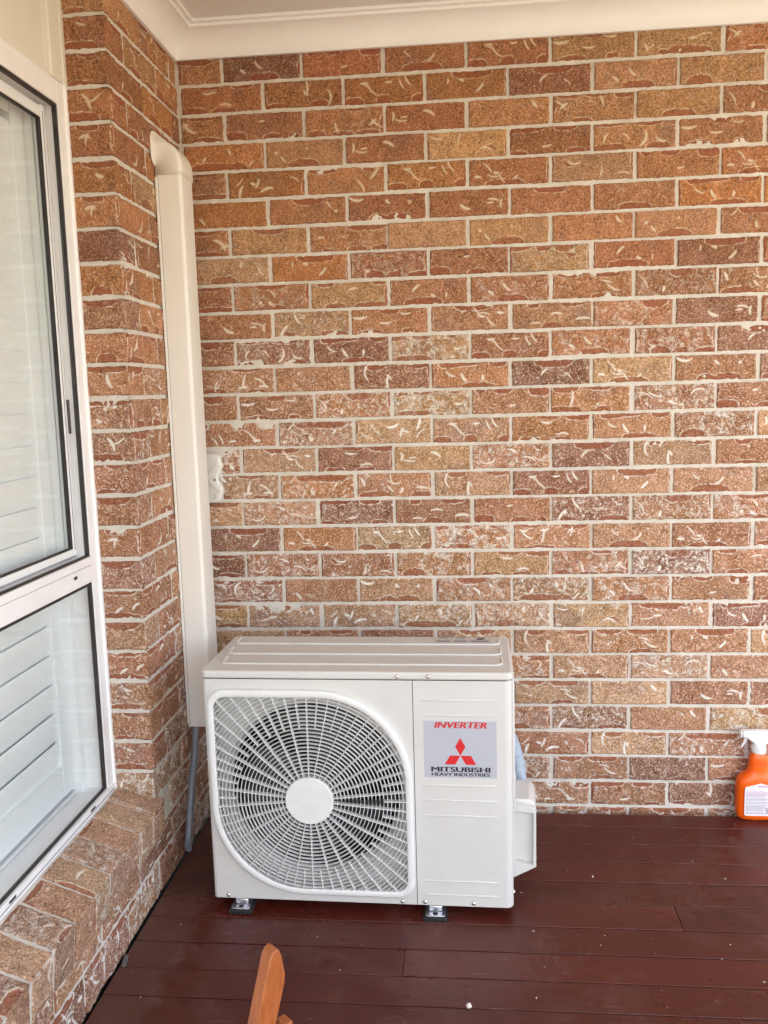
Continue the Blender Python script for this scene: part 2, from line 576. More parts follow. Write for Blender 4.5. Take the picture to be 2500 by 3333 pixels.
def face_field(g, W, H, step=0.0021, keep=(True, True, True, True), calm=False):
    """height and colour zones of one brick face; keep = jitter the (left,right,bottom,top) border"""
    nu, nv = max(8, int(round(W / step))), max(6, int(round(H / step)))
    u = np.linspace(0, W, nu + 1)[:, None] * np.ones((1, nv + 1))
    v = np.linspace(0, H, nv + 1)[None, :] * np.ones((nu + 1, 1))
    mask = np.zeros_like(u)
    side = g.choice([0, 1, 2, 3], p=[0.33, 0.35, 0.24, 0.08])      # top, bottom, both, none
    if calm and g.random() < 0.7:
        side = 3
    for s in ((0,) if side == 0 else (1,) if side == 1 else (0, 1) if side == 2 else ()):
        d = (H - v) if s == 0 else v
        nsp = g.choice([1, 2, 3], p=[0.30, 0.48, 0.22]) if W > 0.15 else 1
        for q_ in range(nsp):
            c = W * ((q_ + 0.5) / nsp + g.normal(0, 0.11))
            L = g.uniform(0.022, 0.062) * (1.0 if nsp < 3 else 0.65)
            dep = g.uniform(0.013, 0.0265) * (0.72 if side == 2 else 1)
            pw = g.uniform(1.8, 3.2)
            q = np.clip(1 - np.abs((u - c) / L) ** pw, 0, 1) ** g.uniform(0.25, 0.5)
            wav = blur(g.random(u.shape), 3)[:, :1]
            wav = (wav - wav.min()) / (wav.max() - wav.min() + 1e-6)
            mask = np.maximum(mask, (d < dep * q * (0.74 + 0.26 * wav)) * 1.0)
    for s in (0, 1):
        if g.random() < (0.10 if calm else 0.34):
            d = u if s == 0 else W - u
            vc = H * g.uniform(0.2, 0.8)
            w = g.uniform(0.003, 0.011)
            mask = np.maximum(mask, (d < w * np.clip(1 - np.abs((v - vc) / (H * g.uniform(0.3, 0.6))) ** g.uniform(1.5, 3), 0, 1)) * 1.0)
    if g.random() < 0.07 and not calm:                              # torn patch inside the face
        cx, cy = g.uniform(0.2 * W, 0.8 * W), g.uniform(0.25 * H, 0.75 * H)
        d = np.hypot((u - cx) * g.uniform(0.4, 0.9), v - cy) + blur(g.normal(0, 0.010, u.shape), 3)
        mask = np.maximum(mask, (d < g.uniform(0.005, 0.011)) * 1.0)
    soft = blur(mask, 2)
    wide = blur(mask, 4)
    lip = np.clip(1.25 - np.abs(wide - 0.27) / 0.16, 0, 1) * (mask < 0.5)
    lip *= np.clip(blur(g.random(u.shape), 6) * 9.0 - 3.9, 0.10, 1)
    pale = lip * 0.95
    cres = np.zeros_like(u)
    ncr = g.choice([0, 1, 2, 3, 4, 6], p=[0.10, 0.20, 0.26, 0.22, 0.14, 0.08]) if W > 0.15 else g.integers(0, 3)
    if calm:
        ncr = g.integers(0, 2)
    for _ in range(ncr):
        cx, cy = g.uniform(0.08 * W, 0.92 * W), g.uniform(0.2 * H, 0.8 * H)
        th = g.choice([g.normal(0.0, 0.35), g.normal(0.9, 0.5), g.normal(-0.9, 0.5)])
        rad = g.uniform(0.024, 0.070) * g.choice([-1, 1])
        hl = min(g.uniform(0.009, 0.028), abs(rad) * 0.85)
        w = g.uniform(0.0016, 0.0040)
        du, dv = (u - cx) * math.cos(th) + (v - cy) * math.sin(th), -(u - cx) * math.sin(th) + (v - cy) * math.cos(th)
        dist = np.abs(np.hypot(du, dv - rad) - abs(rad))
        tap = np.clip(1 - (du / hl) ** 2, 0, 1) * (np.abs(dv) < abs(rad))
        ww = w * (0.45 + 0.75 * tap)
        cres = np.maximum(cres, np.clip(1.55 - dist / (ww * 0.85), 0, 1) * np.clip(tap * 2.2, 0, 1) * g.uniform(0.8, 1.0))
    if g.random() < 0.18:                                           # chunky pale crumbs
        for _ in range(g.integers(1, 3)):
            cx, cy = g.uniform(0.06 * W, 0.94 * W), g.uniform(0.2 * H, 0.8 * H)
            d = np.hypot((u - cx) * 0.8, v - cy) + blur(g.normal(0, 0.004, u.shape), 1)
            cres = np.maximum(cres, np.clip(1.5 - d / g.uniform(0.002, 0.004), 0, 1) * 0.9)
    pale = np.maximum(pale, cres)
    limef = blur(g.normal(0, 1, u.shape), int(g.choice([4, 8, 16])))
    limef = limef / (np.abs(limef).max() + 1e-9)
    lime = np.clip((limef - g.uniform(-0.15, 0.8)) * 2.4, 0, 1) * (1 - 0.7 * soft)
    rough = blur(g.normal(0, 1, u.shape), 1)
    low = blur(g.normal(0, 1, u.shape), 8)
    h = -0.0024 * soft + 0.0008 * lip + 0.0011 * cres + 0.00042 * rough * (1 - 0.7 * soft) + 0.0028 * low
    big = 9.0
    el = u if keep[0] else u * 0 + big
    er = W - u if keep[1] else u * 0 + big
    eb = v if keep[2] else u * 0 + big
    et = H - v if keep[3] else u * 0 + big
    e = np.minimum(np.minimum(el, er), np.minimum(eb, et))
    h = h - 0.0020 * np.clip(1 - e / 0.004, 0, 1) ** 2
    ju = blur(g.normal(0, 1, u.shape), 9) * 0.0028
    jv = blur(g.normal(0, 1, u.shape), 9) * 0.0024
    fu = np.clip(1 - np.minimum(el, er) / 0.012, 0, 1)
    fv = np.clip(1 - np.minimum(eb, et) / 0.012, 0, 1)
    return u + ju * fu, v + jv * fv, h, np.stack([soft, pale, lime, np.ones_like(u)], -1)


def grid_faces(nu, nv, off):
    i = np.arange(nu)[:, None] * (nv + 1) + np.arange(nv)[None, :] + off
    return np.stack([i, i + nv + 1, i + nv + 2, i + 1], -1).reshape(-1, 4)


def brick_mesh(name, faces, depth=0.03, step=0.0021, seed=0, calm=False):
    """faces: list of (P0, U, V, Nrm, keep).  Each face becomes a shaped skin; its free borders run back along -Nrm."""
    g = np.random.default_rng(seed)
    V_, F_, Z_ = [], [], []
    off = 0
    for (P0, U, Vv, Nn, keep) in faces:
        P0, U, Vv, Nn = (np.array(x, float) for x in (P0, U, Vv, Nn))
        W, H = np.linalg.norm(U), np.linalg.norm(Vv)
        uu, vv, h, z = face_field(g, W, H, step, keep, calm)
        if len(faces) > 1:        # round the shared arris
            r = 0.004 if calm else 0.005
            for k, e in enumerate((uu, W - uu, vv, H - vv)):
                if not keep[k]:
                    h = h - r * 0.42 * np.clip(1 - e / r, 0, 1) ** 2
        pts = P0 + uu[..., None] * (U / W) + vv[..., None] * (Vv / H) + h[..., None] * Nn
        nu, nv = uu.shape[0] - 1, uu.shape[1] - 1
        V_.append(pts.reshape(-1, 3))
        Z_.append(z.reshape(-1, 4))
        F_ += grid_faces(nu, nv, off).tolist()
        # skirts
        idx = np.arange((nu + 1) * (nv + 1)).reshape(nu + 1, nv + 1)
        borders = [(idx[0, :], keep[0]), (idx[-1, ::-1], keep[1]), (idx[::-1, 0], keep[2]), (idx[:, -1], keep[3])]
        n0 = off + pts.shape[0] * pts.shape[1]
        for b, kp in borders:
            if not kp:
                continue
            b2 = b[::3] if (len(b) - 1) % 3 == 0 else b
            bp = pts.reshape(-1, 3)[b]
            V_.append(bp - depth * Nn)
            zz = z.reshape(-1, 4)[b].copy()
            zz[:, 0] = 1
            zz[:, 1:3] *= 0
            Z_.append(zz)
            m = len(b)
            for j in range(m - 1):
                F_.append([int(off + b[j]), int(off + b[j + 1]), n0 + j + 1, n0 + j])
            n0 += m
        off = n0
    V_ = np.concatenate(V_)
    Z_ = np.concatenate(Z_)
    me = bpy.data.meshes.new(name)
    me.from_pydata(V_.tolist(), [], F_)
    at = me.attributes.new('zones', 'FLOAT_COLOR', 'POINT')
    at.data.foreach_set('color', Z_.astype(np.float32).ravel())
    me.shade_smooth()
    me.materials.append(M['brick'])
    me.update()
    return me


BH = CH - MJ
ALL = (True, True, True, True)
TINTS = [((0.47, 0.228, 0.118), 5), ((0.44, 0.200, 0.102), 5), ((0.49, 0.265, 0.150), 5), ((0.41, 0.180, 0.094), 4),
         ((0.32, 0.140, 0.088), 2.0), ((0.55, 0.335, 0.195), 2.6), ((0.48, 0.220, 0.090), 3.0), ((0.37, 0.170, 0.110), 1.2), ((0.54, 0.320, 0.165), 2.4)]
TW = np.array([t[1] for t in TINTS]) / sum(t[1] for t in TINTS)


def tint(o, z, y=0.0, dark=None):
    t = np.array(TINTS[rng.choice(len(TINTS), p=TW)][0]) if dark is None else np.array(dark)
    t = t * rng.uniform(0.64, 0.88) * rng.normal(1.0, 0.02, 3) * np.array((1.07, 0.99, 0.88))
    a = float(np.clip(0.95 - (z - 1.30) * 1.5, 0.15, 0.95) * rng.uniform(0.75, 1.05))  # higher on low bricks: lime, plus the paler light there painted in
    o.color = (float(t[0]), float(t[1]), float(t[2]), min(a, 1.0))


LB = 0.240 - MJ
STRETCH = [brick_mesh('brick', [((-LB / 2, 0, -BH / 2), (LB, 0, 0), (0, 0, BH), (0, -1, 0), ALL)], seed=100 + i) for i in range(34)]
HALF = [brick_mesh('brick', [((-0.05475, 0, -BH / 2), (0.1095, 0, 0), (0, 0, BH), (0, -1, 0), ALL)], seed=300 + i) for i in range(8)]


def lay_brick(parent, me, loc, rz, z, dark=None, flip=True):
    o = link('brick', me, parent)
    fl = flip and rng.random() < 0.5
    o.matrix_local = (Matrix.Translation(loc) @ Matrix.Rotation(rz, 4, 'Z') @ Matrix.Rotation(math.pi if fl else 0.0, 4, 'Y')
                      @ Matrix.Rotation(R(rng.normal(0, 0.18)), 4, 'Y'))
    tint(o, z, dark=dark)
    return o


def mortar_sheet(name, P0, U, Vv, Nn, parent=None, step=0.011, amp=0.0016, seed=1):
    """a slightly uneven mortar face with a body of 0.1 m behind it"""
    g = np.random.default_rng(seed)
    P0, U, Vv, Nn = (np.array(x, float) for x in (P0, U, Vv, Nn))
    W, H = np.linalg.norm(U), np.linalg.norm(Vv)
    nu, nv = max(2, int(W / step)), max(2, int(H / step))
    hh = blur(g.normal(0, 1, (nu + 1, nv + 1)), 2) * amp
    a = np.linspace(0, 1, nu + 1)[:, None, None]
    b = np.linspace(0, 1, nv + 1)[None, :, None]
    pts = P0 + a * U + b * Vv + hh[..., None] * Nn
    V_ = pts.reshape(-1, 3).tolist()
    F_ = grid_faces(nu, nv, 0).tolist()
    back = [P0 - .1 * Nn, P0 + U - .1 * Nn, P0 + U + Vv - .1 * Nn, P0 + Vv - .1 * Nn]
    front = [0, nu * (nv + 1), (nu + 1) * (nv + 1) - 1, nv]
    n = len(V_)
    V_ += [p.tolist() for p in back]
    F_ += [[n + 3, n + 2, n + 1, n]]
    for i in range(4):
        F_.append([front[(i + 1) % 4], front[i], n + i, n + (i + 1) % 4])
    me = bpy.data.meshes.new(name)
    me.from_pydata(V_, [], F_)
    me.materials.append(M['mortar'])
    return link(name, me, parent)


# ------------------------------------------------------------------ setting
g = MB()
g.add([(-600, -900, -0.45), (600, -900, -0.45), (600, 500, -0.45), (-600, 500, -0.45)], [(0, 1, 2, 3)])
ground = g.build('ground', M['ground'])
ground['kind'] = 'structure'

# deck: painted boards running along the back wall
XR, YF = 2.20, -3.60
ROOF_Y, ROOF_X = -3.8, 3.1     # open edges of the verandah roof
deck = MB().box(-0.04, XR, YF, -0.035, ZD - 0.16, ZD - 0.06).build('timber_deck', M['deck'])
deck['kind'] = 'structure'
gaps = [-0.034] + [g_ - 0.0245 for g_ in (-0.091, -0.196, -0.296, -0.400, -0.504, -0.611, -0.716, -0.817, -0.915)]
while gaps[-1] > YF + 0.12:
    gaps.append(gaps[-1] - 0.1025)
butts = {7: [0.663], 5: [1.345], 2: [2.2], 10: [1.9], 12: [0.9]}
for i in range(len(gaps) - 1):
    y1, y0 = gaps[i] - 0.0017, gaps[i + 1] + 0.0017
    if i % 3 == 1:
        y1 -= 0.0012
    xs = [-0.011] + butts.get(i, []) + [XR]
    for j in range(len(xs) - 1):
        dz = rng.normal(0, 0.0007)
        b = MB().box(xs[j] + 0.0005, xs[j + 1] - 0.0005, y0, y1, ZD - 0.022, ZD + dz * 0.6)
        b.build('board', M['deck'], deck, bevel=0.0014, seg=2)

# nail heads, shallow dimples of paint, joined: too small to pick apart
nb = MB()
for i in range(len(gaps) - 1):
    yc0, yc1 = gaps[i] - 0.025, gaps[i + 1] + 0.025
    for xj in (0.10, 0.66, 1.30, 1.9):
        for yc in (yc0, yc1):
            x_ = xj + rng.normal(0, 0.012)
            y_ = yc + rng.normal(0, 0.004)
            nb.lathe([(0.0034, ZD - 0.003), (0.0036, ZD + 0.0006), (0.0026, ZD + 0.0012), (0.0, ZD + 0.0013)], (x_, y_, 0), 'z', 8)
o = nb.build('nail_heads', M['deck'], deck, smooth=True)
o['kind'] = 'stuff'

# ceiling, cornice
CZ = 2.42
ceil = MB().box(-1.6, ROOF_X, ROOF_Y, 0.6, CZ, CZ + 0.16).build('ceiling', M['ceiling'])
ceil['kind'] = 'structure'
prof = []          # (offset from wall, z)
for k in range(13):
    t = math.pi / 2 * k / 12
    prof.append((0.070 - 0.064 * math.cos(t) + 0.004, 2.345 + 0.058 * math.sin(t)))
prof = [(0.0, 2.339), (0.010, 2.339), (0.010, 2.345)] + prof[1:] + [(0.074, 2.411), (0.088, 2.411), (0.088, CZ - 0.0005), (0.0, CZ - 0.0005)]
cb = MB()
cb.sweep([((WL, -0.0, 0), (1, -1, 0), (0, 0, 1)), ((ROOF_X - 0.01, 0, 0), (0, -1, 0), (0, 0, 1))], [(p, z) for p, z in prof])
cb.build('cornice', M['cornice'], ceil, smooth=True)
cb = MB()
cb.sweep([((WL, 0, 0), (1, -1, 0), (0, 0, 1)), ((WL, ROOF_Y + 0.01, 0), (1, 0, 0), (0, 0, 1))], [(p, z) for p, z in prof])
cb.build('cornice', M['cornice'], ceil, smooth=True)
MB().box(-0.13, ROOF_X + 0.02, ROOF_Y - 0.035, ROOF_Y - 0.002, CZ - 0.05, CZ + 0.22).build('fascia', M['cornice'], ceil, bevel=0.004)

# ---------------- back brick wall
wall_b = mortar_sheet('brick_wall', (-0.16, 0.0050, -0.12), (2.31, 0, 0), (0, 0, 2.56), (0, -1, 0), seed=3)
tag(wall_b, 'long textured red-brown brick wall behind the air conditioner, under the white cornice', 'wall')
ext = MB().box(2.152, ROOF_X - 0.01, 0.001, 0.11, -0.12, CZ).build('wall_end', M['mortar'], wall_b)
darks = {(27, 0): None}
NROW = 28
for k in range(-1, NROW):
    zc = Z0 + CH * (k + 0.5)
    odd = k % 2 == 1
    x = 0.124 - 0.24 if odd else 0.004
    i = 0
    while x < 2.05:
        xa, xb = x + MJ / 2, x + 0.24 - MJ / 2
        dz = rng.normal(0, 0.0008)
        dk = None
        if odd and k == 27 and abs(x - 0.124) < .01:
            dk = (0.24, 0.11, 0.075)
        if xa < -0.02:
            o = lay_brick(wall_b, HALF[rng.integers(len(HALF))], (0.0545, rng.normal(0, 0.0012), zc + dz), 0, zc)
            o.scale.x = 1.17
        else:
            fst = x < 0.05
            o = lay_brick(wall_b, STRETCH[rng.integers(len(STRETCH))], ((xa + xb) / 2 + (rng.normal(0, 0.0012) if not fst else -0.006), rng.normal(0, 0.0012), zc + dz), 0, zc, dk)
            if fst:
                o.scale.x = 1.05
        x += 0.24

# ---------------- left brick wall: pier beside the window and the dwarf wall under its sill
YA = -0.523                 # arris of the pier
XREV = -0.134               # where the reveal meets the window frame
wall_l = mortar_sheet('brick_wall', (WL - 0.0044, YA + 0.0046, 0.030), (0, -YA - 0.0046, 0), (0, 0, 2.410), (1, 0, 0), seed=5)
tag(wall_l, 'narrow brick pier on the left between window and inner corner, with low wall under window', 'wall')
rv = mortar_sheet('reveal_mortar', (XREV - 0.09, YA + 0.0046, 0.25), (WL - 0.0044 - XREV + 0.09, 0, 0), (0, 0, 2.17), (0, -1, 0), wall_l, seed=6)
dw = mortar_sheet('dwarf_wall_mortar', (WL - 0.0042, -1.9, 0.030), (0, 1.9 + YA + 0.004, 0), (0, 0, 0.150), (1, 0, 0), wall_l, seed=8)
MB().box(-0.16, -0.075, -1.9, 0.0, -0.3, 0.02).build('gap_shade', M['gasket'], wall_l)  # near-black block: shade of the gap under the bricks put into its colour
far = MB().box(-0.14, WL - 0.0044, YF, -2.62, -0.12, CZ).build('wall_end', M['mortar'], wall_l)
far2 = MB().box(-0.14, WL - 0.0044, -2.62, -1.9, -0.12, 0.25).build('wall_end', M['mortar'], wall_l)


def corner_mesh(seed, wall_w):
    wr = WL - XREV - 0.002
    hz = BH / 2
    return brick_mesh('brick', [
        ((-wr, 0, -hz), (wr, 0, 0), (0, 0, BH), (0, -1, 0), (True, False, True, True)),
        ((0, 0, -hz), (0, wall_w, 0), (0, 0, BH), (1, 0, 0), (False, True, True, True))], depth=0.02, seed=seed)


CA = [corner_mesh(500 + i, 0.1095) for i in range(8)]
CB_ = [corner_mesh(520 + i, LB) for i in range(8)]
SHORT = [brick_mesh('brick', [((-0.026, 0, -BH / 2), (0.052, 0, 0), (0, 0, BH), (0, -1, 0), ALL)], seed=540 + i) for i in range(3)]
Q3 = [brick_mesh('brick', [((-0.0845, 0, -BH / 2), (0.169, 0, 0), (0, 0, BH), (0, -1, 0), ALL)], seed=550 + i) for i in range(6)]
for k in range(0, NROW + 1):
    zc = Z0 + CH * (k + 0.5)
    typ = k % 2
    wallw = 0.1095 if typ == 0 else LB
    if k >= 3:
        me = (CA if typ == 0 else CB_)[rng.integers(8)]
        o = link('brick', me, wall_l)
        o.matrix_local = Matrix.Translation((WL + rng.normal(0, 0.001), YA + rng.normal(0, 0.001), zc + rng.normal(0, 0.0006)))
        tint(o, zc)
        y = YA + wallw + MJ
    else:
        y = YA + 0.005 + (0.10 if k == 1 else 0.0)
        if k == 2:
            y = YA + 0.115
    if typ == 0:
        seq = [(STRETCH, LB), (Q3, 0.169)]
    else:
        seq = [(STRETCH, LB), (SHORT, 0.052)]
    if k == 0:
        seq = [(STRETCH, LB), (STRETCH, LB)]
    elif k == 1:
        seq = [(STRETCH, LB), (Q3, 0.169)]
    elif k == 2:
        seq = [(STRETCH, LB), (Q3, 0.169)]
    for lst, w in seq:
        o = lay_brick(wall_l, lst[rng.integers(len(lst))], (WL + rng.normal(0, 0.001), y + w / 2, zc - (0.0090 if k == 0 else 0)), math.pi / 2, zc)
        if k == 0:
            o.scale.z = 1.25
        y += w + MJ
# dwarf wall courses below the sill bricks
for k, ph in ((0, 0.0), (1, 0.12)):
    zc = Z0 + CH * (k + 0.5)
    y = YA - 0.005 - LB / 2 - 0.0 + ph
    if k == 0:
        y = YA - 0.0055 - LB / 2
    else:
        y = YA + 0.1 - LB / 2
    while y > -1.62:
        o = lay_brick(wall_l, STRETCH[rng.integers(len(STRETCH))], (WL + rng.normal(0, 0.001), y, zc - (0.0090 if k == 0 else 0)), math.pi / 2, zc)
        if k == 0:
            o.scale.z = 1.25
        y -= 0.24

# sill bricks on edge, sloping to the front
SW = 0.0835


def sill_mesh(seed):
    Ptf = np.array((0.0, 0, 0.268))
    Ptb = np.array((-0.118, 0, 0.3115))
    Pbf = np.array((-0.006, 0, 0.176))
    top_v = Ptb - Ptf
    nt_ = np.array((-top_v[2], 0, top_v[0]))
    nt_ = -nt_ / np.linalg.norm(nt_)
    if nt_[2] < 0:
        nt_ = -nt_
    fr_v = Ptf - Pbf
    nf = np.array((fr_v[2], 0, -fr_v[0]))
    nf = nf / np.linalg.norm(nf)
    if nf[0] < 0:
        nf = -nf
    W = np.array((0, SW, 0))
    return brick_mesh('sill_brick', [
        (Ptf - W / 2, W, top_v, nt_, (True, True, False, True)),
        (Pbf - W / 2, W, fr_v, nf, (True, True, True, False))], depth=0.012, seed=seed, calm=True)


SILL = [sill_mesh(600 + i) for i in range(9)]
sill_m = MB()
sill_m.prism([(-0.0035, YA + 0.012, 0.2625), (-0.125, YA + 0.012, 0.308), (-0.125, YA + 0.012, 0.17), (-0.011, YA + 0.012, 0.175)], (0, -1.4, 0))
sill_m.build('sill_mortar', M['mortar'], wall_l)
yb = -0.503
for i in range(13):
    yc = yb - SW / 2 - i * 0.0936
    o = link('sill_brick', SILL[i % 9], wall_l)
    o.matrix_local = Matrix.Translation((rng.normal(0, 0.0012), yc, rng.normal(0, 0.0010)))
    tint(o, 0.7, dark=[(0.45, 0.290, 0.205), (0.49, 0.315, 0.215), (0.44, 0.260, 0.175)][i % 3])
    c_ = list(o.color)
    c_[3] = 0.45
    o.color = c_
# dusty web in a cracked joint near the deck
MB().prism([(WL + 0.001, -0.80, 0.015), (WL + 0.012, -0.815, 0.03), (WL + 0.010, -0.845, 0.012), (WL + 0.004, -0.83, 0.002)], (0.012, -0.004, -0.004)).build('joint_dirt', M['web'], wall_l, bevel=0.003)

# ------------------------------------------------------------------ window
FX = -0.130                       # outer face of the frame
WY0, WY1 = -0.521, -2.60          # window runs towards the camera
win = empty('sliding_window', (FX, WY0, 0.31))
tag(win, 'white aluminium sliding window with shutters behind its glass, left of the brick pier', 'window')


def wpart(name, x0, x1, y0, y1, z0, z1, mat, parent=None, bevel=0.0015):
    """world coordinates, parented to the window"""
    par = parent or win
    off = Vector((FX, WY0, 0.31))
    m = MB().box(min(x0, x1) - off.x, max(x0, x1) - off.x, min(y0, y1) - off.y, max(y0, y1) - off.y, z0 - off.z, z1 - off.z)
    return m.build(name, mat, par, bevel=bevel)


ZB, ZT1, ZT2, ZTOP = 0.331, 0.889, 0.955, 2.052
# frame
wpart('frame_jamb', FX - 0.07, FX, WY0, WY0 - 0.046, 0.310, 2.108, M['alu_white'])
wpart('frame_lip', FX - 0.01, FX + 0.006, WY0, WY0 - 0.010, 0.310, 2.108, M['alu_white'])
wpart('frame_head', FX - 0.07, FX - 0.0005, WY0 - 0.0465, WY1, ZTOP, 2.108, M['alu_white'])
fs = wpart('frame_sill', FX - 0.07, FX + 0.004, WY0 - 0.0005, WY1, 0.304, ZB, M['alu_white'])
wpart('sill_groove', FX + 0.001, FX + 0.0048, WY0 - 0.012, WY1, 0.3160, 0.3172, M['gasket'], fs, 0)
for yy in (-0.66, -1.06):
    wpart('weep_slot', FX + 0.002, FX + 0.0052, yy, yy - 0.026, 0.3205, 0.3262, M['gasket'], fs, 0)
tr = wpart('frame_transom', FX - 0.06, FX - 0.0002, WY0 - 0.044, WY1, ZT1, ZT2 - 0.022, M['alu_white'])
wpart('transom_cover', FX - 0.05, FX + 0.0022, WY0 - 0.0445, WY1, ZT2 - 0.0205, ZT2, M['alu_white'])
wpart('weep_slot', FX - 0.001, FX + 0.0008, -0.655, -0.672, 0.914, 0.9215, M['gasket'], tr, 0)
wpart('sub_sill_seal', FX - 0.05, FX + 0.0015, WY0, WY1, 0.283, 0.3035, M['dark_seal'], None, 0)
# black gaskets round upper and lower openings
for (za, zb, nm) in ((ZB, ZT1, 'lower'), (ZT2, ZTOP, 'upper')):
    wpart('gasket', FX - 0.0115, FX - 0.0035, WY0 - 0.0465, WY0 - 0.0575, za, zb, M['gasket'], None, 0)
    wpart('gasket', FX - 0.0115, FX - 0.0035, WY0 - 0.0577, WY1, za, za + 0.0045, M['gasket'], None, 0)
    wpart('gasket', FX - 0.0115, FX - 0.0035, WY0 - 0.0577, WY1, zb - 0.008, zb, M['gasket'], None, 0)
# panes
wpart('lower_pane', FX - 0.0095, FX - 0.0060, WY0 - 0.05, WY1, ZB + 0.004, ZT1 - 0.004, M['glass'], None, 0)
wpart('upper_fixed_pane', FX - 0.0095, FX - 0.0060, WY0 - 0.05, -0.58, ZT2 + 0.004, ZTOP - 0.004, M['glass'], None, 0)
# inner sliding sash of the upper light
SX = FX - 0.030
sash = wpart('sash_stile', SX - 0.022, SX, -0.577, -0.597, ZT2 + 0.006, ZTOP - 0.006, M['alu_white'])
wpart('stile_groove', SX - 0.002, SX + 0.0006, -0.588, -0.591, ZT2 + 0.02, ZTOP - 0.02, M['grey_print'], sash, 0)
wpart('sash_rail', SX - 0.022, SX - 0.001, -0.5975, WY1, ZT2 + 0.006, ZT2 + 0.024, M['alu_white'], sash)
wpart('sash_rail', SX - 0.022, SX - 0.001, -0.5975, WY1, ZTOP - 0.036, ZTOP - 0.010, M['alu_white'], sash)
wpart('sash_gasket', SX - 0.0095, SX - 0.002, -0.598, -0.608, ZT2 + 0.0245, ZTOP - 0.0365, M['gasket'], sash, 0)
wpart('sash_gasket', SX - 0.0095, SX - 0.002, -0.6085, WY1, ZT2 + 0.0245, ZT2 + 0.0285, M['gasket'], sash, 0)
wpart('sash_gasket', SX - 0.0095, SX - 0.002, -0.6085, WY1, ZTOP - 0.042, ZTOP - 0.0365, M['gasket'], sash, 0)
wpart('sash_pane', SX - 0.0085, SX - 0.0050, -0.599, WY1, ZT2 + 0.025, ZTOP - 0.037, M['glass'], sash, 0)
wpart('sash_latch', SX - 0.010, SX + 0.003, -0.561, -0.5765, 1.268, 1.352, M['latch'])
# lining of the wall opening behind the frame and the dim room it leads to
lin = MB()
off = Vector((FX, WY0, 0.31))
xl0, xl1 = -0.62, FX - 0.071


def lbox(mb, x0, x1, y0, y1, z0, z1):
    mb.box(min(x0, x1) - off.x, max(x0, x1) - off.x, min(y0, y1) - off.y, max(y0, y1) - off.y, z0 - off.z, z1 - off.z)


lbox(lin, xl0, xl1, WY0 + 0.03, WY0 - 0.004, 0.25, 2.16)
lbox(lin, xl0, xl1, WY1, WY1 - 0.04, 0.25, 2.16)
lbox(lin, xl0, xl1, WY0 - 0.0045, WY1 + 0.0005, 0.25, 0.318)
lbox(lin, xl0, xl1, WY0 - 0.0045, WY1 + 0.0005, 2.10, 2.16)
lbox(lin, xl0 - 0.05, xl0 - 0.0005, WY0 + 0.03, WY1 - 0.04, 0.25, 2.16)
lin.build('opening_lining', M['plaster'], win)
lb2 = wpart('inner_sill_bead', FX - 0.098, FX - 0.072, WY0 - 0.006, WY1, 0.3185, 0.336, M['shutter'], None, 0.006)

# cream cladding above the window
clad = empty('cladding_panel', (FX, WY0, 2.109))
tag(clad, 'cream wall panel above the window with a narrow upright cover strip', 'panel')
off2 = Vector((FX, WY0, 2.109))
m = MB().box(-0.05, -0.006, WY1 - 1.0 - off2.y, -0.0745, 0, CZ - 2.109 - 0.001)
m.build('sheet', M['cream'], clad)
m = MB().box(-0.05, 0.004, -0.0740, -0.001, 0.0, CZ - 2.109 - 0.001)
m.build('cover_strip', M['cream'], clad, bevel=0.003)
m = MB().box(-0.05, 0.0075, -0.0165, 0.0005, -0.001, CZ - 2.109 - 0.0015)
m.build('cover_strip', M['cream'], clad, bevel=0.002)

# plantation shutter
SHX = -0.205
shut = empty('plantation_shutter', (SHX, -0.56, 0.32))
tag(shut, 'white louvred shutter seen through the window glass on the left', 'shutter')
offS = Vector((SHX, -0.56, 0.32))


def spart(name, x0, x1, y0, y1, z0, z1, parent=None, bevel=0.002):
    mm = MB().box(min(x0, x1) - offS.x, max(x0, x1) - offS.x, min(y0, y1) - offS.y, max(y0, y1) - offS.y, z0 - offS.z, z1 - offS.z)
    return mm.build(name, M['shutter'], parent or shut, bevel=bevel)


spart('shutter_frame', SHX - 0.05, SHX + 0.012, -0.527, -0.566, 0.3185, 2.099)
spart('frame_bead', SHX - 0.02, SHX + 0.018, -0.5665, -0.592, 0.3185, 2.099)
spart('stile', SHX - 0.032, SHX - 0.002, -0.5935, -0.652, 0.345, 2.09)
spart('stile', SHX - 0.032, SHX - 0.002, -1.62, -1.68, 0.345, 2.09)
spart('rail', SHX - 0.032, SHX - 0.003, -0.6525, -1.6195, 0.345, 0.425)
spart('rail', SHX - 0.032, SHX - 0.003, -0.6525, -1.6195, 2.01, 2.09)
spart('back_board', SHX - 0.10, SHX - 0.09, -0.55, WY1 + 0.01, 0.34, 2.095, None, 0)
# louvre blade: elliptical section, length along y, tilted almost shut
bl = MB()
sec = [(0.0055 * math.cos(t), 0.043 * math.sin(t)) for t in np.linspace(0, 2 * math.pi, 17)[:-1]]
bl.prism([(sx, 0, sz) for sx, sz in sec], (0, -0.966, 0))
bl_me = bl.mesh('louvre', M['shutter'], smooth=True)
bl_me.set_sharp_from_angle(angle=R(50))
nl = 21
for i in range(nl):
    z_ = 0.452 + 0.0750 * i
    if z_ > 1.99:
        break
    tilt = R(9.5)
    o = link('louvre', bl_me, shut)
    o.matrix_local = Matrix.Translation((SHX - 0.016 - offS.x, -0.653 - offS.y, z_ - offS.z)) @ Matrix.Rotation(tilt + R(rng.normal(0, 0.6)), 4, 'Y')

# ------------------------------------------------------------------ pipe cover duct
DY0, DY1, DX1 = -0.234, -0.128, 0.057
duct = empty('pipe_cover_duct', (WL, DY0, 0.37))
tag(duct, 'tall cream plastic pipe cover with rounded top running up the brick corner', 'duct')


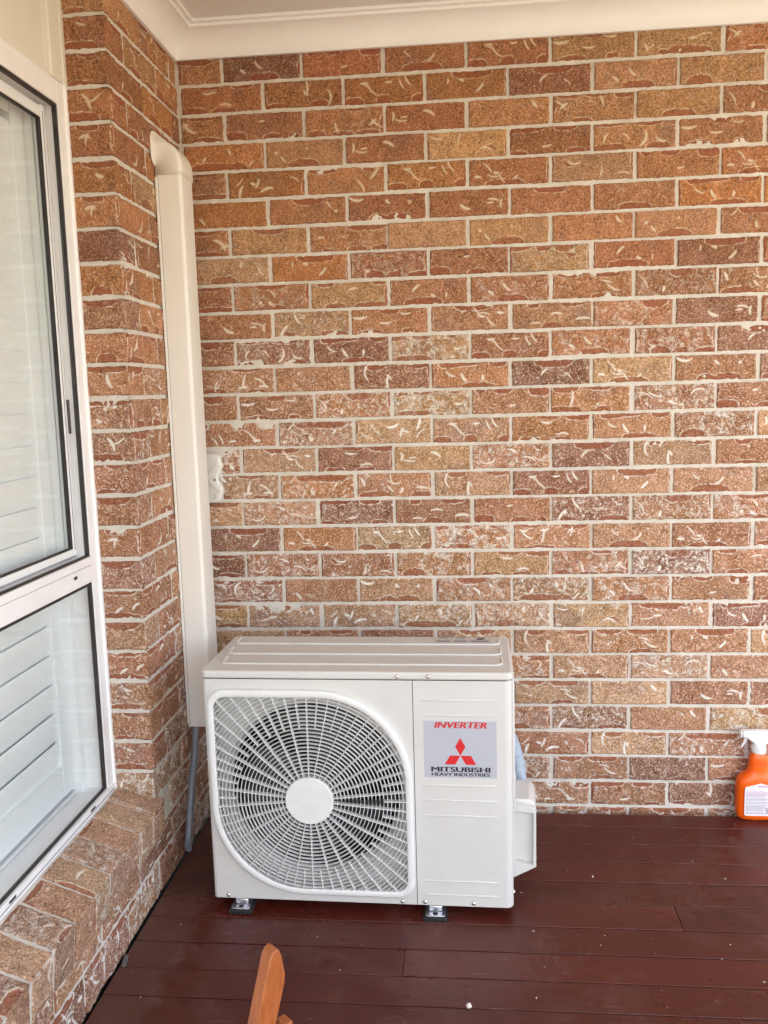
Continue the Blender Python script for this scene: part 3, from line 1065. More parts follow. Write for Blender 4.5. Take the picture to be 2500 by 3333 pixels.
def duct_profile(y0, y1, x1, r, x0=0.0):
    """U section open to the wall, rounded outer corners: points (x,y) local to wall face"""
    p = [(x0, y0)]
    for k in range(7):
        t = math.pi / 2 * k / 6
        p.append((x1 - r + r * math.sin(t), y0 + r - r * math.cos(t)))
    for k in range(7):
        t = math.pi / 2 * k / 6
        p.append((x1 - r + r * math.cos(t), y1 - r + r * math.sin(t)))
    p.append((x0, y1))
    return p


dl = Vector((WL, DY0, 0.37))
pr = duct_profile(0, DY1 - DY0, DX1 - WL, 0.011, 0.003)
mb = MB()
mb.prism([(x, y, 0.0) for x, y in pr], (0, 0, 1.962 - 0.37))
cov = mb.build('cover', M['duct'], duct, smooth=True)
bp = MB().box(0.001, 0.006, -0.0035, DY1 - DY0 + 0.003, 0.012, 1.955 - 0.37)
bp.build('back_plate', M['duct'], duct, bevel=0.001)
# elbow: same section swept into the wall
pr2 = duct_profile(-0.003, DY1 - DY0 + 0.003, DX1 - WL + 0.003, 0.012, 0.003)
el = MB()
path = []
zj = 1.960 - 0.37
rows = [[(x, y, zj) for x, y in pr2], [(x, y, zj + 0.022) for x, y in pr2]]
for k in range(1, 13):
    t = math.pi / 2 * k / 12
    row = []
    for x, y in pr2:
        # quarter bend: outer wall turns towards x=0
        s = x / (DX1 - WL + 0.003)
        row.append((x * math.cos(t) ** 0.85 if t < math.pi / 2 - 1e-4 else 0.0, y, zj + 0.022 + 0.074 * s * math.sin(t)))
    rows.append(row)
n = len(pr2)
for i, rw in enumerate(rows):
    el.v += rw
for i in range(len(rows) - 1):
    for j in range(n - 1):
        el.f.append((i * n + j, i * n + j + 1, (i + 1) * n + j + 1, (i + 1) * n + j))
e_o = el.build('elbow', M['duct'], duct, smooth=True)
so = e_o.modifiers.new('thick', 'SOLIDIFY')
so.thickness = 0.002
so.offset = -1
# wall flange
fl = MB()
pts = []
y0f, y1f, z0f, z1f, rr = -0.026, DY1 - DY0 + 0.026, 1.985 - 0.37, 2.078 - 0.37, 0.028
for (cy, cz, a0) in ((y1f - rr, z1f - rr, 0), (y0f + rr, z1f - rr, 90), (y0f + rr, z0f + rr, 180), (y1f - rr, z0f + rr, 270)):
    for k in range(7):
        t = R(a0 + 15 * k)
        pts.append((0.0, cy + rr * math.cos(t), cz + rr * math.sin(t)))
fl.prism(pts, (0.006, 0, 0))
fl.build('wall_flange', M['duct'], duct, bevel=0.0025)
MB().tube([(0.06, DY1 - DY0 - 0.002, zj - 0.006), (0.066, DY1 - DY0 + 0.02, zj - 0.012), (0.075, DY1 - DY0 + 0.05, zj - 0.02)], 0.0007, 5).build('loose_wire', M['gasket'], duct)

MB().box(0.0085, 0.0097, -0.0006, 0.002, 0.004, 1.588).build('snap_seam', M['grey_print'], duct)
# grey drain pipe
pp = [(0.0045, -0.205, 0.40), (0.0045, -0.228, 0.36), (0.0045, -0.243, 0.320), (0.0045, -0.252, 0.288), (0.0045, -0.270, 0.256), (0.0045, -0.294, 0.215),
      (0.0045, -0.316, 0.164), (0.0045, -0.336, 0.112), (0.0045, -0.349, 0.078), (0.0045, -0.358, 0.052)]
dp = empty('drain_pipe', (0.0045, -0.35, 0.05))
tag(dp, 'thin grey plastic drain pipe hanging below the pipe cover beside the deck', 'pipe')
offp = Vector((0.0045, -0.35, 0.05))
mb = MB().tube([Vector(p) - offp for p in pp], [0.0105] * 3 + [0.0106] * 7, 18, cap=False)
# oblique cut end: drag the last ring
last = len(mb.v) - 18
endc = Vector(pp[-1]) - offp
ax = (Vector(pp[-1]) - Vector(pp[-2])).normalized()
for k in range(18):
    v_ = Vector(mb.v[last + k])
    mb.v[last + k] = tuple(v_ + ax * (0.016 * ((v_ - endc).y / 0.0105)))
po = mb.build('tube', M['pipe'], dp, smooth=True)
sm = po.modifiers.new('thick', 'SOLIDIFY')
sm.thickness = 0.0016
sm.offset = -1
MB().tube([Vector(p) - offp for p in ((0.0045, -0.2445, 0.316), (0.0045, -0.2475, 0.306))], [0.0118, 0.0112], 18).build('coupling_ring', M['pipe'], dp, smooth=True)

# ------------------------------------------------------------------ isolator switch on the back wall
iso = empty('isolator_switch', (0.02, 0.0, 1.095))
tag(iso, 'small white waisted electrical isolator on the brick wall, half hidden by the pipe cover', 'switch')


def isop(pts, y0, y1, name, bevel=0.004, par=None):
    return MB().prism([(x - 0.02, y0, z - 1.095) for x, z in pts], (0, y1 - y0, 0)).build(name, M['switch'], par or iso, bevel=bevel)


out_r = [(0.058, 1.174), (0.069, 1.168), (0.072, 1.150), (0.077, 1.137), (0.068, 1.118), (0.061, 1.104), (0.061, 1.094), (0.066, 1.084),
         (0.076, 1.068), (0.075, 1.058), (0.070, 1.047), (0.069, 1.035), (0.054, 1.022)]
out = out_r + [(0.04 - x, z) for x, z in reversed(out_r)]
isop([(-0.03, 1.020), (0.058, 1.020), (0.064, 1.03), (0.064, 1.166), (0.056, 1.176), (-0.03, 1.176)], -0.022, -0.001, 'base', 0.003)
body = isop(out, -0.050, -0.0225, 'cover', 0.006)
isop([(0.030, 1.100), (0.058, 1.128), (0.066, 1.140), (0.060, 1.146), (0.024, 1.108)], -0.0535, -0.0505, 'ridge', 0.0012)
isop([(0.034, 1.086), (0.064, 1.056), (0.070, 1.064), (0.040, 1.094)], -0.0535, -0.0505, 'ridge', 0.0012)
isop([(0.0625, 1.100), (0.079, 1.084), (0.081, 1.087), (0.0625, 1.106)], -0.036, -0.0225, 'clip', 0.001)
MB().lathe([(0.0040, -0.0530), (0.0040, -0.0500)], (0.0325, 0, 0.0), 'y', 12).build('screw', M['chrome'], iso, smooth=True)
mk = MB()
for (x, z) in ((0.046, 1.046), (0.05, 1.041), (0.0525, 1.049), (0.048, 1.037)):
    mk.box(x - 0.02 - 0.0012, x - 0.02 + 0.0012, -0.0504, -0.0500, z - 1.095 - 0.0015, z - 1.095 + 0.0015)
mk.build('printed_mark', M['grey_print'], iso)

# ------------------------------------------------------------------ air conditioner
ac = empty('air_conditioner', (0.149, -0.592, ZD), R(-1.0))
tag(ac, 'white split-system outdoor air conditioner unit with round fan grille standing on the deck', 'air conditioner')
AW, AD = 0.783, 0.318
zl = lambda z: z - ZD


def rrect(x0, x1, y0, y1, r, seg=6):
    pts = []
    for (cx, cy, a0) in ((x1 - r, y1 - r, 0), (x0 + r, y1 - r, 90), (x0 + r, y0 + r, 180), (x1 - r, y0 + r, 270)):
        for k in range(seg + 1):
            t = R(a0 + 90.0 * k / seg)
            pts.append((cx + r * math.cos(t), cy + r * math.sin(t)))
    return pts


ZB_, ZS, ZTT = zl(0.043), zl(0.6395), zl(0.661)
HC = (0.2705, zl(0.327))                   # hub centre (local x, z)
HR = 0.238                                 # bellmouth radius
SEAM = 0.5378


def front_with_hole(x0, x1, z0, z1, cx, cz, r, y, th, n=64):
    mb = MB()
    # square-to-circle quads, then the outer margin
    def edge_pt(t):
        dx, dz = math.cos(t), math.sin(t)
        s = min((x1 - cx) / dx if dx > 1e-9 else 1e9, (x0 - cx) / dx if dx < -1e-9 else 1e9,
                (z1 - cz) / dz if dz > 1e-9 else 1e9, (z0 - cz) / dz if dz < -1e-9 else 1e9)
        return (cx + dx * s, cz + dz * s)
    angs = [2 * math.pi * k / n for k in range(n)]
    for (ex, ez) in ((x0, z0), (x1, z0), (x1, z1), (x0, z1)):
        angs.append(math.atan2(ez - cz, ex - cx) % (2 * math.pi))
    angs = sorted(set(round(a, 6) for a in angs))
    m = len(angs)
    inn = [(cx + r * math.cos(t), y, cz + r * math.sin(t)) for t in angs]
    outp = [(edge_pt(t)[0], y, edge_pt(t)[1]) for t in angs]
    inb = [(p[0], y + th, p[2]) for p in inn]
    mb.add(inn + outp + inb, [(i, (i + 1) % m, m + (i + 1) % m, m + i) for i in range(m)] + [(i, (i + 1) % m, 2 * m + (i + 1) % m, 2 * m + i) for i in range(m)])
    return mb


# grille outline (local x, z)
GX0, GX1, GZ0, GZ1 = 0.0135, 0.5335, zl(0.0670), zl(0.6145)


def outline(ins, n=18):
    """closed outline: small radii top-left and bottom-right, large sweeps top-right and bottom-left"""
    x0, x1, z0, z1 = GX0 + ins, GX1 - ins, GZ0 + ins, GZ1 - ins
    rs, rb = 0.045 - ins * 0.8, 0.240 - ins
    pts = []
    for (cx, cz, a0, r_) in ((x1 - rb, z1 - rb, 0, rb), (x0 + rs, z1 - rs, 90, rs), (x0 + rb, z0 + rb, 180, rb), (x1 - rs, z0 + rs, 270, rs)):
        for k in range(n + 1):
            t = R(a0 + 90.0 * k / n)
            pts.append((cx + r_ * math.cos(t), cz + r_ * math.sin(t)))
    return pts


def panel_with_outline(x0, x1, z0, z1, hole, y):
    """flat panel with a hole of free outline, by triangulated fill"""
    bm = bmesh.new()
    eds = []
    for loop in ([(x0, z0), (x1, z0), (x1, z1), (x0, z1)], hole):
        vs_ = [bm.verts.new((x, y, z)) for x, z in loop]
        for i in range(len(vs_)):
            eds.append(bm.edges.new((vs_[i], vs_[(i + 1) % len(vs_)])))
    bmesh.ops.triangle_fill(bm, use_beauty=True, use_dissolve=False, edges=eds)
    bm.verts.index_update()
    mb = MB()
    mb.add([v.co[:] for v in bm.verts], [[v.index for v in f.verts] for f in bm.faces])
    bm.free()
    return mb


REC = 0.046                                # depth of the tray behind the grille
hole = []
for p in outline(0.010):
    if not hole or (abs(p[0] - hole[-1][0]) + abs(p[1] - hole[-1][1])) > 1e-5:
        hole.append(p)
fp = panel_with_outline(0.012, SEAM - 0.0009, ZB_, ZS, hole, 0.0)
nh = len(hole)
fp.add([(x, 0.0, z) for x, z in hole] + [(x, REC, z) for x, z in hole], [(i, (i + 1) % nh, nh + (i + 1) % nh, nh + i) for i in range(nh)])
tray = front_with_hole(GX0 + 0.004, GX1 - 0.004, GZ0 + 0.004, GZ1 - 0.004, HC[0], HC[1], HR, REC - 0.0004, 0.004)
tray.build('fan_tray', M['ac'], ac, smooth=True)
rc = 0.012
cor = [(rc - rc * math.sin(R(t)), rc - rc * math.cos(R(t))) for t in range(0, 91, 15)]
colpts = cor + [(0.0, AD)]
nn = len(colpts)
fp.add([(x, y, ZB_) for x, y in colpts] + [(x, y, ZS) for x, y in colpts], [(i, i + 1, nn + i + 1, nn + i) for i in range(nn - 1)])
o = fp.build('fan_panel', M['ac'], ac, smooth=True)
# service panel with rounded right corner
svp = MB()
svp.add([(SEAM + 0.0009, 0, ZB_), (AW - 0.02, 0, ZB_), (AW - 0.02, 0, ZS), (SEAM + 0.0009, 0, ZS)], [(0, 1, 2, 3)])
rc2 = 0.02
cor = [(AW - rc2 + rc2 * math.sin(R(t)), rc2 - rc2 * math.cos(R(t))) for t in range(0, 91, 10)]
colpts = cor + [(AW, AD)]
nn = len(colpts)
svp.add([(x, y, ZB_) for x, y in colpts] + [(x, y, ZS) for x, y in colpts], [(i, i + 1, nn + i + 1, nn + i) for i in range(nn - 1)])
svp.build('service_panel', M['ac'], ac, smooth=True)
MB().box(SEAM - 0.004, SEAM + 0.004, 0.0016, 0.006, ZB_ + 0.001, ZS).build('panel_seam', M['gasket'], ac)
# inner box: back, floor, dark fan chamber
MB().box(0.004, AW - 0.004, AD - 0.004, AD, ZB_, ZS).build('back_panel', M['ac'], ac)
MB().box(0.006, AW - 0.006, 0.003, AD - 0.004, ZB_ + 0.0006, ZB_ + 0.006).build('base_pan', M['ac'], ac)
MB().box(0.010, SEAM - 0.012, 0.23, 0.25, ZB_ + 0.012, ZS - 0.006).build('heat_exchanger', M['fins'], ac)
ch = MB()
ch.lathe([(0.2255, 0.0765), (0.230, 0.085), (0.234, 0.22)], (HC[0], 0, HC[1]), 'y', 48)
bmo = MB()
ch2 = MB().lathe([(HR - 0.0002, REC + 0.003), (HR - 0.007, REC + 0.010), (HR - 0.011, REC + 0.020), (0.2265, REC + 0.024), (0.2255, 0.076)], (HC[0], 0, HC[1]), 'y', 64)
bmo.v, bmo.f = ch2.v, [f for f in ch2.f if len(f) == 4]
bmo.build('fan_shroud', M['ac'], ac, smooth=True)
cho = MB()
cho.v, cho.f = ch.v, [f for f in ch.f if len(f) == 4]
cho.build('fan_chamber', M['ac_dark'], ac, smooth=True)
# lid
lid = MB().prism([(x, y, ZS + 0.0012) for x, y in rrect(-0.0025, AW + 0.0015, -0.0025, AD + 0.003, 0.016, 8)], (0, 0, ZTT - ZS - 0.0012))
lid_o = lid.build('lid', M['ac'], ac, bevel=0.0055, seg=3)
for (yr, x0, x1) in ((0.058, 0.034, 0.742), (0.145, 0.026, 0.740), (0.240, 0.022, 0.738)):
    pts = []
    for k in range(7):
        t = R(90 - 15 * k)
        pts.append((x0 + 0.018 - 0.018 * math.sin(t) - 0.0, yr + 0.018 - 0.018 * math.cos(t) + 0.0))
    pl = [(x0, yr + 0.060)] + [(x0 + 0.018 - 0.018 * math.cos(R(15 * k)), yr + 0.018 - 0.018 * math.sin(R(15 * k))) for k in range(7)]
    prr = [(x1 + 0.018 * math.sin(R(15 * k)), yr + 0.018 - 0.018 * math.cos(R(15 * k))) for k in range(7)] + [(x1 + 0.018, yr + 0.060)]
    path = [(x, y, ZTT + 0.0002) for x, y in pl + prr]
    MB().tube(path, 0.0034, 8).build('pressed_rib', M['ac'], lid_o, smooth=True)
# warning sticker at the rear right of the lid
ws = MB().box(0.578, 0.733, 0.262, 0.312, ZTT + 0.0001, ZTT + 0.0005).build('warning_sticker', plain('lid_sticker', (0.60, 0.585, 0.55), 0.45, 0.02), lid_o)
pk = MB()
zt_ = ZTT + 0.0008


def flat(mb, pts):
    mb.prism([(x, y, zt_ - 0.0003) for x, y in pts], (0, 0, 0.0003))


for (a, b_) in ((0.5785, 0.579), (0.6265, 0.627), (0.6745, 0.675), (0.732, 0.7325)):
    flat(pk, [(a, 0.2625), (b_, 0.2625), (b_, 0.3115), (a, 0.3115)])
for (a, b_) in ((0.2625, 0.2631), (0.311, 0.3116)):
    flat(pk, [(0.5792, a), (0.7318, a), (0.7318, b_), (0.5792, b_)])
for cx in (0.603, 0.651):
    for s in (-1, 1):
        flat(pk, [(cx, 0.300), (cx + s * 0.012, 0.283), (cx + s * 0.0135, 0.283), (cx + s * 0.001, 0.3015)])
    for r_ in range(3):
        flat(pk, [(cx - 0.019, 0.267 + r_ * 0.005), (cx + 0.018, 0.267 + r_ * 0.005), (cx + 0.018, 0.2685 + r_ * 0.005), (cx - 0.019, 0.2685 + r_ * 0.005)])
    flat(pk, [(cx - 0.014, 0.3045), (cx + 0.016, 0.3045), (cx + 0.016, 0.307), (cx - 0.014, 0.307)])
for r_ in range(3):
    flat(pk, [(0.679, 0.267 + r_ * 0.005), (0.728, 0.267 + r_ * 0.005), (0.728, 0.2685 + r_ * 0.005), (0.679, 0.2685 + r_ * 0.005)])
flat(pk, [(0.692, 0.290), (0.704, 0.286), (0.720, 0.292), (0.714, 0.305), (0.706, 0.303), (0.700, 0.306), (0.696, 0.297)])
pk.build('sticker_print', M['black'], ws)

# pressed lines on the service panel
for zz in (0.5895, 0.5500, 0.3675, 0.3275, 0.2868, 0.1103, 0.0724):
    MB().tube([(0.557, 0.0008, zl(zz)), (0.5585, 0.0002, zl(zz)), (0.742, 0.0002, zl(zz)), (0.7435, 0.0008, zl(zz))], 0.0022, 8).build('pressed_line', M['ac'], ac, smooth=True)
# screws
scr = MB()
scr.lathe([(0.0058, 0.0), (0.0056, -0.0014), (0.0046, -0.0030), (0.0026, -0.0040), (0.0, -0.0042)], (0, 0, 0), 'y', 14)
scr.box(-0.0030, 0.0030, -0.0046, -0.0030, -0.0006, 0.0006)
scr.box(-0.0006, 0.0006, -0.0047, -0.0030, -0.0030, 0.0030)
scr_me = scr.mesh('screw', M['chrome'], smooth=True)
scr_me.set_sharp_from_angle(angle=R(40))
for (x, z, y) in ((0.501, 0.650, -0.0027), (0.578, 0.6508, -0.0027), (0.0406, 0.0513, 0), (0.500, 0.0512, 0), (0.5578, 0.0518, 0), (0.6821, 0.0522, 0)):
    o = link('screw', scr_me, ac)
    o.matrix_local = Matrix.Translation((x, y, zl(z))) @ Matrix.Rotation(R(rng.uniform(0, 90)), 4, 'Y')
o = link('screw', scr_me, ac)
o.matrix_local = Matrix.Translation((AW, 0.03, zl(0.070))) @ Matrix.Rotation(R(90), 4, 'Z')

# fan behind the grille
fan = MB().lathe([(0.0, 0.072), (0.05, 0.072), (0.058, 0.08), (0.058, 0.14)], (HC[0], 0, HC[1]), 'y', 32).build('fan', M['fan_blade'], ac, smooth=True)
for b_ in range(3):
    bm_ = MB()
    nr, na = 8, 14
    vv = []
    for i in range(nr + 1):
        r_ = 0.056 + (0.212 - 0.056) * i / nr
        for j in range(na + 1):
            s = j / na
            a_ = R(120 * b_ + 20 + 78 * s + 18 * (i / nr) ** 2)
            vv.append((HC[0] + r_ * math.cos(a_), 0.150 - 0.070 * s - 0.01 * (i / nr), HC[1] + r_ * math.sin(a_)))
    bm_.add(vv, grid_faces(nr, na, 0).tolist())
    bo = bm_.build('blade', M['fan_blade'], fan, smooth=True)
    s_ = bo.modifiers.new('thick', 'SOLIDIFY')
    s_.thickness = 0.003

GF = -0.017                       # front of the grille frame
gr = MB()
rings = [(outline(0.0), 0.0), (outline(0.0), GF + 0.004), (outline(0.003), GF + 0.0012), (outline(0.006), GF), (outline(0.0150), GF), (outline(0.0172), GF + 0.0015), (outline(0.0175), GF + 0.010), (outline(0.0160), -0.0005)]
m_ = len(rings[0][0])
for (ol, y) in rings:
    gr.v += [(x, y, z) for x, z in ol]
for i in range(len(rings) - 1):
    for j in range(m_):
        gr.f.append((i * m_ + j, i * m_ + (j + 1) % m_, (i + 1) * m_ + (j + 1) % m_, (i + 1) * m_ + j))
grille = gr.build('fan_grille', M['ac_grille'], ac, smooth=True)
inner = outline(0.0165)
inner_np = np.array(inner)


def inside(x, z):
    c = False
    n = len(inner)
    j = n - 1
    for i in range(n):
        xi, zi = inner[i]
        xj, zj_ = inner[j]
        if (zi > z) != (zj_ > z) and x < (xj - xi) * (z - zi) / (zj_ - zi) + xi:
            c = not c
        j = i
    return c


def bow(r):
    """the grille bows slightly outwards in the middle"""
    return GF + 0.0015 - 0.004 * max(0.0, 1 - (r / 0.26) ** 2)


HUBR = 0.0622
MB().lathe([(HUBR, -0.002), (HUBR, bow(0.06) - 0.002), (HUBR - 0.002, bow(0.06) - 0.004), (0.0, bow(0.06) - 0.0045)], (HC[0], 0, HC[1]), 'y', 56).build('hub_cap', M['ac_grille'], grille, smooth=True)


def blade_strip(pts, w, d0, d1, name):
    """upright thin strip following pts (x,z,r); w thickness in plane, from depth d0 to d1 behind the bowed front"""
    mb = MB()
    n = len(pts)
    path = []
    for i in range(n):
        a = pts[max(0, i - 1)]
        b = pts[min(n - 1, i + 1)]
        t = Vector((b[0] - a[0], 0, b[1] - a[1])).normalized()
        nrm = Vector((-t.z, 0, t.x))
        path.append(((pts[i][0], bow(pts[i][2]), pts[i][1]), nrm, (0, 1, 0)))
    mb.sweep(path, [(-w / 2, d1), (-w * 0.36, d0), (w * 0.36, d0), (w / 2, d1)])
    return mb.build(name, M['ac_grille'], grille)


rad = HUBR + 0.0098
nring = 0
while rad < 0.40:
    nseg = max(72, int(rad * 600))
    run = []
    runs = []
    flags = [inside(HC[0] + rad * math.cos(2 * math.pi * k / nseg), HC[1] + rad * math.sin(2 * math.pi * k / nseg)) for k in range(nseg)]
    if all(flags):
        runs = [list(range(nseg + 1))]
    elif any(flags):
        st = next(k for k in range(nseg) if flags[k] and not flags[k - 1])
        for k in range(st, st + nseg + 1):
            if flags[k % nseg] and k < st + nseg:
                run.append(k)
            elif run:
                if len(run) > 2:
                    runs.append([run[0] - 0.7] + run + [run[-1] + 0.7])
                run = []
    if runs:
        for ru in runs:
            mbr = MB()
            path = []
            for k in ru:
                a_ = 2 * math.pi * k / nseg
                path.append(((HC[0] + rad * math.cos(a_), bow(rad), HC[1] + rad * math.sin(a_)), (math.cos(a_), 0, math.sin(a_)), (0, 1, 0)))
            w = 0.0017
            mbr.sweep(path, [(-w / 2, 0.0085), (-w * 0.34, 0.0012), (w * 0.34, 0.0012), (w / 2, 0.0085)])
            mbr.build('ring', M['ac_grille'], grille, smooth=True)
    rad += 0.0098
    nring += 1
for k in range(60):
    a_ = R(90 + 6 * k)
    r0 = HUBR - 0.001 if k % 2 == 0 else 0.1895
    r_ = r0
    pts = []
    while r_ < 0.42:
        x, z = HC[0] + r_ * math.cos(a_), HC[1] + r_ * math.sin(a_)
        if r_ > 0.15 and not inside(x, z):
            pts.append((x, z, r_))
            break
        pts.append((x, z, r_))
        r_ += 0.008
    if len(pts) > 2:
        blade_strip(pts, 0.0019, 0.0, 0.0145, 'spoke')

# sticker and lettering
stk = MB().box(0.5635, 0.7440, -0.0006, 0.0, zl(0.3887), zl(0.5365)).build('brand_sticker', M['sticker'], ac, bevel=0.0002)
logo = MB()
yl = -0.0010


def lpoly(mb, pts, th=0.0003):
    mb.prism([(x, yl, zl(z)) for x, z in pts], (0, th, 0))


lpoly(logo, [(0.6540, 0.4932), (0.6412, 0.4700), (0.6540, 0.4470), (0.6668, 0.4700)])
lpoly(logo, [(0.6538, 0.4466), (0.6277, 0.4466), (0.6147, 0.4236), (0.6409, 0.4236)])
lpoly(logo, [(0.6542, 0.4466), (0.6803, 0.4466), (0.6931, 0.4236), (0.6671, 0.4236)])
logo.build('three_diamond_emblem', M['red'], stk)


def text_mesh(txt, name, mat, x0, x1, z0, z1, bold, shear=0.0, parent=None, heavy=0.0):
    cu = bpy.data.curves.new(name, 'FONT')
    cu.body = txt
    cu.size = 1.0
    cu.offset = bold
    cu.shear = shear
    cu.space_character = 1.0 + bold * 1.5
    cu.resolution_u = 3
    to = bpy.data.objects.new(name, cu)
    C.objects.link(to)
    dg = bpy.context.evaluated_depsgraph_get()
    me = bpy.data.meshes.new_from_object(to.evaluated_get(dg))
    bpy.data.objects.remove(to)
    bpy.data.curves.remove(cu)
    co = np.array([v.co[:] for v in me.vertices])
    mn, mx = co.min(0), co.max(0)
    for v in me.vertices:
        v.co = Vector((x0 + (v.co.x - mn[0]) / (mx[0] - mn[0]) * (x1 - x0), 0.0, z0 + (v.co.y - mn[1]) / (mx[1] - mn[1]) * (z1 - z0)))
    if heavy:
        bm = bmesh.new()
        for q, dx in enumerate((-1.0, -0.5, 0.0, 0.5, 1.0)):
            n0 = len(bm.verts)
            bm.from_mesh(me)
            bm.verts.ensure_lookup_table()
            for v in bm.verts[n0:]:
                v.co.x += dx * heavy
                v.co.y -= q * 0.00004
        bm.to_mesh(me)
        bm.free()
    me.name = name
    me.materials.clear()
    me.materials.append(mat)
    o = link(name, me, parent)
    return o


for (txt, nm, mt, x0, x1, z0, z1, bo, sh) in (
        ('INVERTER', 'red_lettering', M['red'], 0.5905, 0.7195, 0.5185, 0.5338, 0.0, 0.22),
        ('MITSUBISHI', 'black_lettering', M['black'], 0.5815, 0.7268, 0.4042, 0.4170, 0.0, 0.0),
        ('HEAVY INDUSTRIES', 'black_lettering', M['black'], 0.5818, 0.7260, 0.3932, 0.4016, 0.0, 0.0)):
    o = text_mesh(txt, nm, mt, x0, x1, zl(z0), zl(z1), bo, sh, stk, 0.0011 if z1 > 0.41 else 0.0006)
    o.location = (0, -0.0011, 0)

# feet with rubber pads
for fx in (0.046, 0.5545):
    foot = empty('foot')
    foot.parent = ac
    foot.location = (fx, 0, 0)
    MB().box(-0.001, 0.060, -0.026, AD + 0.03, 0.0, 0.0095).build('rubber_pad', M['rubber'], foot, bevel=0.0015)
    rib = MB()
    for q in range(6):
        rib.box(0.004 + q * 0.0095, 0.008 + q * 0.0095, -0.0285, -0.0265, 0.0, 0.008)
    rib.build('pad_ribs', M['rubber'], foot)
    br = MB()
    prf = [(0.004, 0.0105), (0.055, 0.0105)]
    sh = rrect(0.004, 0.055, -0.022, 0.03, 0.008, 5)
    br.prism([(x, y, 0.0105) for x, y in sh], (0, 0, 0.0022))
    br.build('bracket', M['steel'], foot, bevel=0.0008)
    MB().box(0.012, 0.047, -0.002, 0.012, 0.0130, ZB_ - 0.0005).build('bracket_riser', M['steel'], foot, bevel=0.003)
    MB().lathe([(0.0068, 0.0120), (0.0068, 0.0131), (0.0, 0.0131)], (0.0295, -0.011, 0), 'z', 18).build('bolt_hole', M['rubber'], foot)
    for sx in (0.0115, 0.0475):
        MB().lathe([(0.002, 0.0120), (0.002, 0.0131), (0.0, 0.0131)], (sx, -0.010, 0), 'z', 10).build('pin_hole', M['rubber'], foot)

# side valve cover
vc = MB()
ys0, ys1 = 0.128, 0.262


def vsec(y, zt_in, zt_out, xo, zb_in, zb_out):
    return [(AW, y, zb_in), (AW + xo, y, zb_out), (AW + xo, y, zt_out - 0.018), (AW + xo - 0.004, y, zt_out - 0.006), (AW + xo - 0.016, y, zt_out + 0.006), (AW, y, zt_in)]


secs = [vsec(ys0, zl(0.2735), zl(0.268), 0.064, zl(0.058), zl(0.092)), vsec(ys1, zl(0.268), zl(0.262), 0.070, zl(0.058), zl(0.092))]
k = len(secs[0])
vc.v = [p for s in secs for p in s]
vc.f = [(i, (i + 1) % k, k + (i + 1) % k, k + i) for i in range(k)] + [tuple(reversed(range(k))), tuple(range(k, 2 * k))]
vco = vc.build('valve_cover', M['ac'], ac, bevel=0.005, seg=3, angle=18)
# raised border on its front face leaves a recessed panel
bd = MB()
yo = ys0 - 0.018
ou = [(AW + 0.001, zl(0.061)), (AW + 0.063, zl(0.094)), (AW + 0.063, zl(0.258)), (AW + 0.001, zl(0.271))]
iu = [(AW + 0.009, zl(0.107)), (AW + 0.055, zl(0.098)), (AW + 0.057, zl(0.243)), (AW + 0.009, zl(0.250))]
v8 = [(x, yo, z) for x, z in ou] + [(x, yo, z) for x, z in iu] + [(x, ys0 + 0.001, z) for x, z in ou] + [(x, ys0 + 0.001, z) for x, z in iu]
fs_ = []
for i in range(4):
    j = (i + 1) % 4
    fs_ += [(i, j, 4 + j, 4 + i), (8 + i, 8 + j, j, i), (4 + i, 4 + j, 12 + j, 12 + i)]
bd.add(v8, fs_)
bd.build('cover_rim', M['ac'], vco, bevel=0.003, seg=3, angle=25)
MB().box(AW, AW + 0.0075, 0.060, AD - 0.02, zl(0.268), zl(0.625)).build('side_flange', M['ac'], ac, bevel=0.003)

# wrapped pipes behind
pipes = empty('wrapped_pipes', (0.93, -0.26, 0.2))
tag(pipes, 'bundle of taped pale blue refrigerant pipes behind the right side of the air conditioner', 'pipes')
offw = Vector((0.93, -0.26, 0.2))
acm = Matrix.Translation((0.149, -0.592, ZD)) @ Matrix.Rotation(R(-1.0), 4, 'Z')


def al(x, y, z):
    return acm @ Vector((x, y, z - ZD)) - offw


path = []
for t in np.linspace(0, 1, 60):
    p0, p1, p2, p3 = (Vector(q) for q in ((0.72, 0.365, 0.445), (0.800, 0.360, 0.37), (0.818, 0.340, 0.275), (0.812, 0.30, 0.20)))
    q = p0 * (1 - t) ** 3 + p1 * 3 * t * (1 - t) ** 2 + p2 * 3 * t * t * (1 - t) + p3 * t ** 3
    path.append(al(*q))
rr_ = [0.0195 + 0.0016 * ((i % 5) / 5.0) + 0.0006 * math.sin(i * 2.1) for i in range(60)]
MB().tube(path, rr_, 16).build('taped_bundle', M['tape'], pipes, smooth=True)
path2 = []
for t in np.linspace(0, 1, 60):
    path2.append(al(0.816 + 0.004 * t, 0.335 - 0.06 * t, 0.262 - 0.11 * t))
MB().tube(path2, [0.0125 + (0.0012 if (i // 2) % 2 else 0) for i in range(60)], 16).build('corrugated_sleeve', M['tape2'], pipes, smooth=True)
MB().tube([al(0.797, 0.325, 0.275), al(0.797, 0.29, 0.20)], 0.009, 12).build('pipe_end', M['white_pl'], pipes, smooth=True)

# ------------------------------------------------------------------ spray bottle
bx, by = 1.706, -0.040
bot = empty('spray_bottle', (bx, by, ZD))
tag(bot, 'orange trigger spray bottle with white head against the brick wall at right edge', 'bottle')
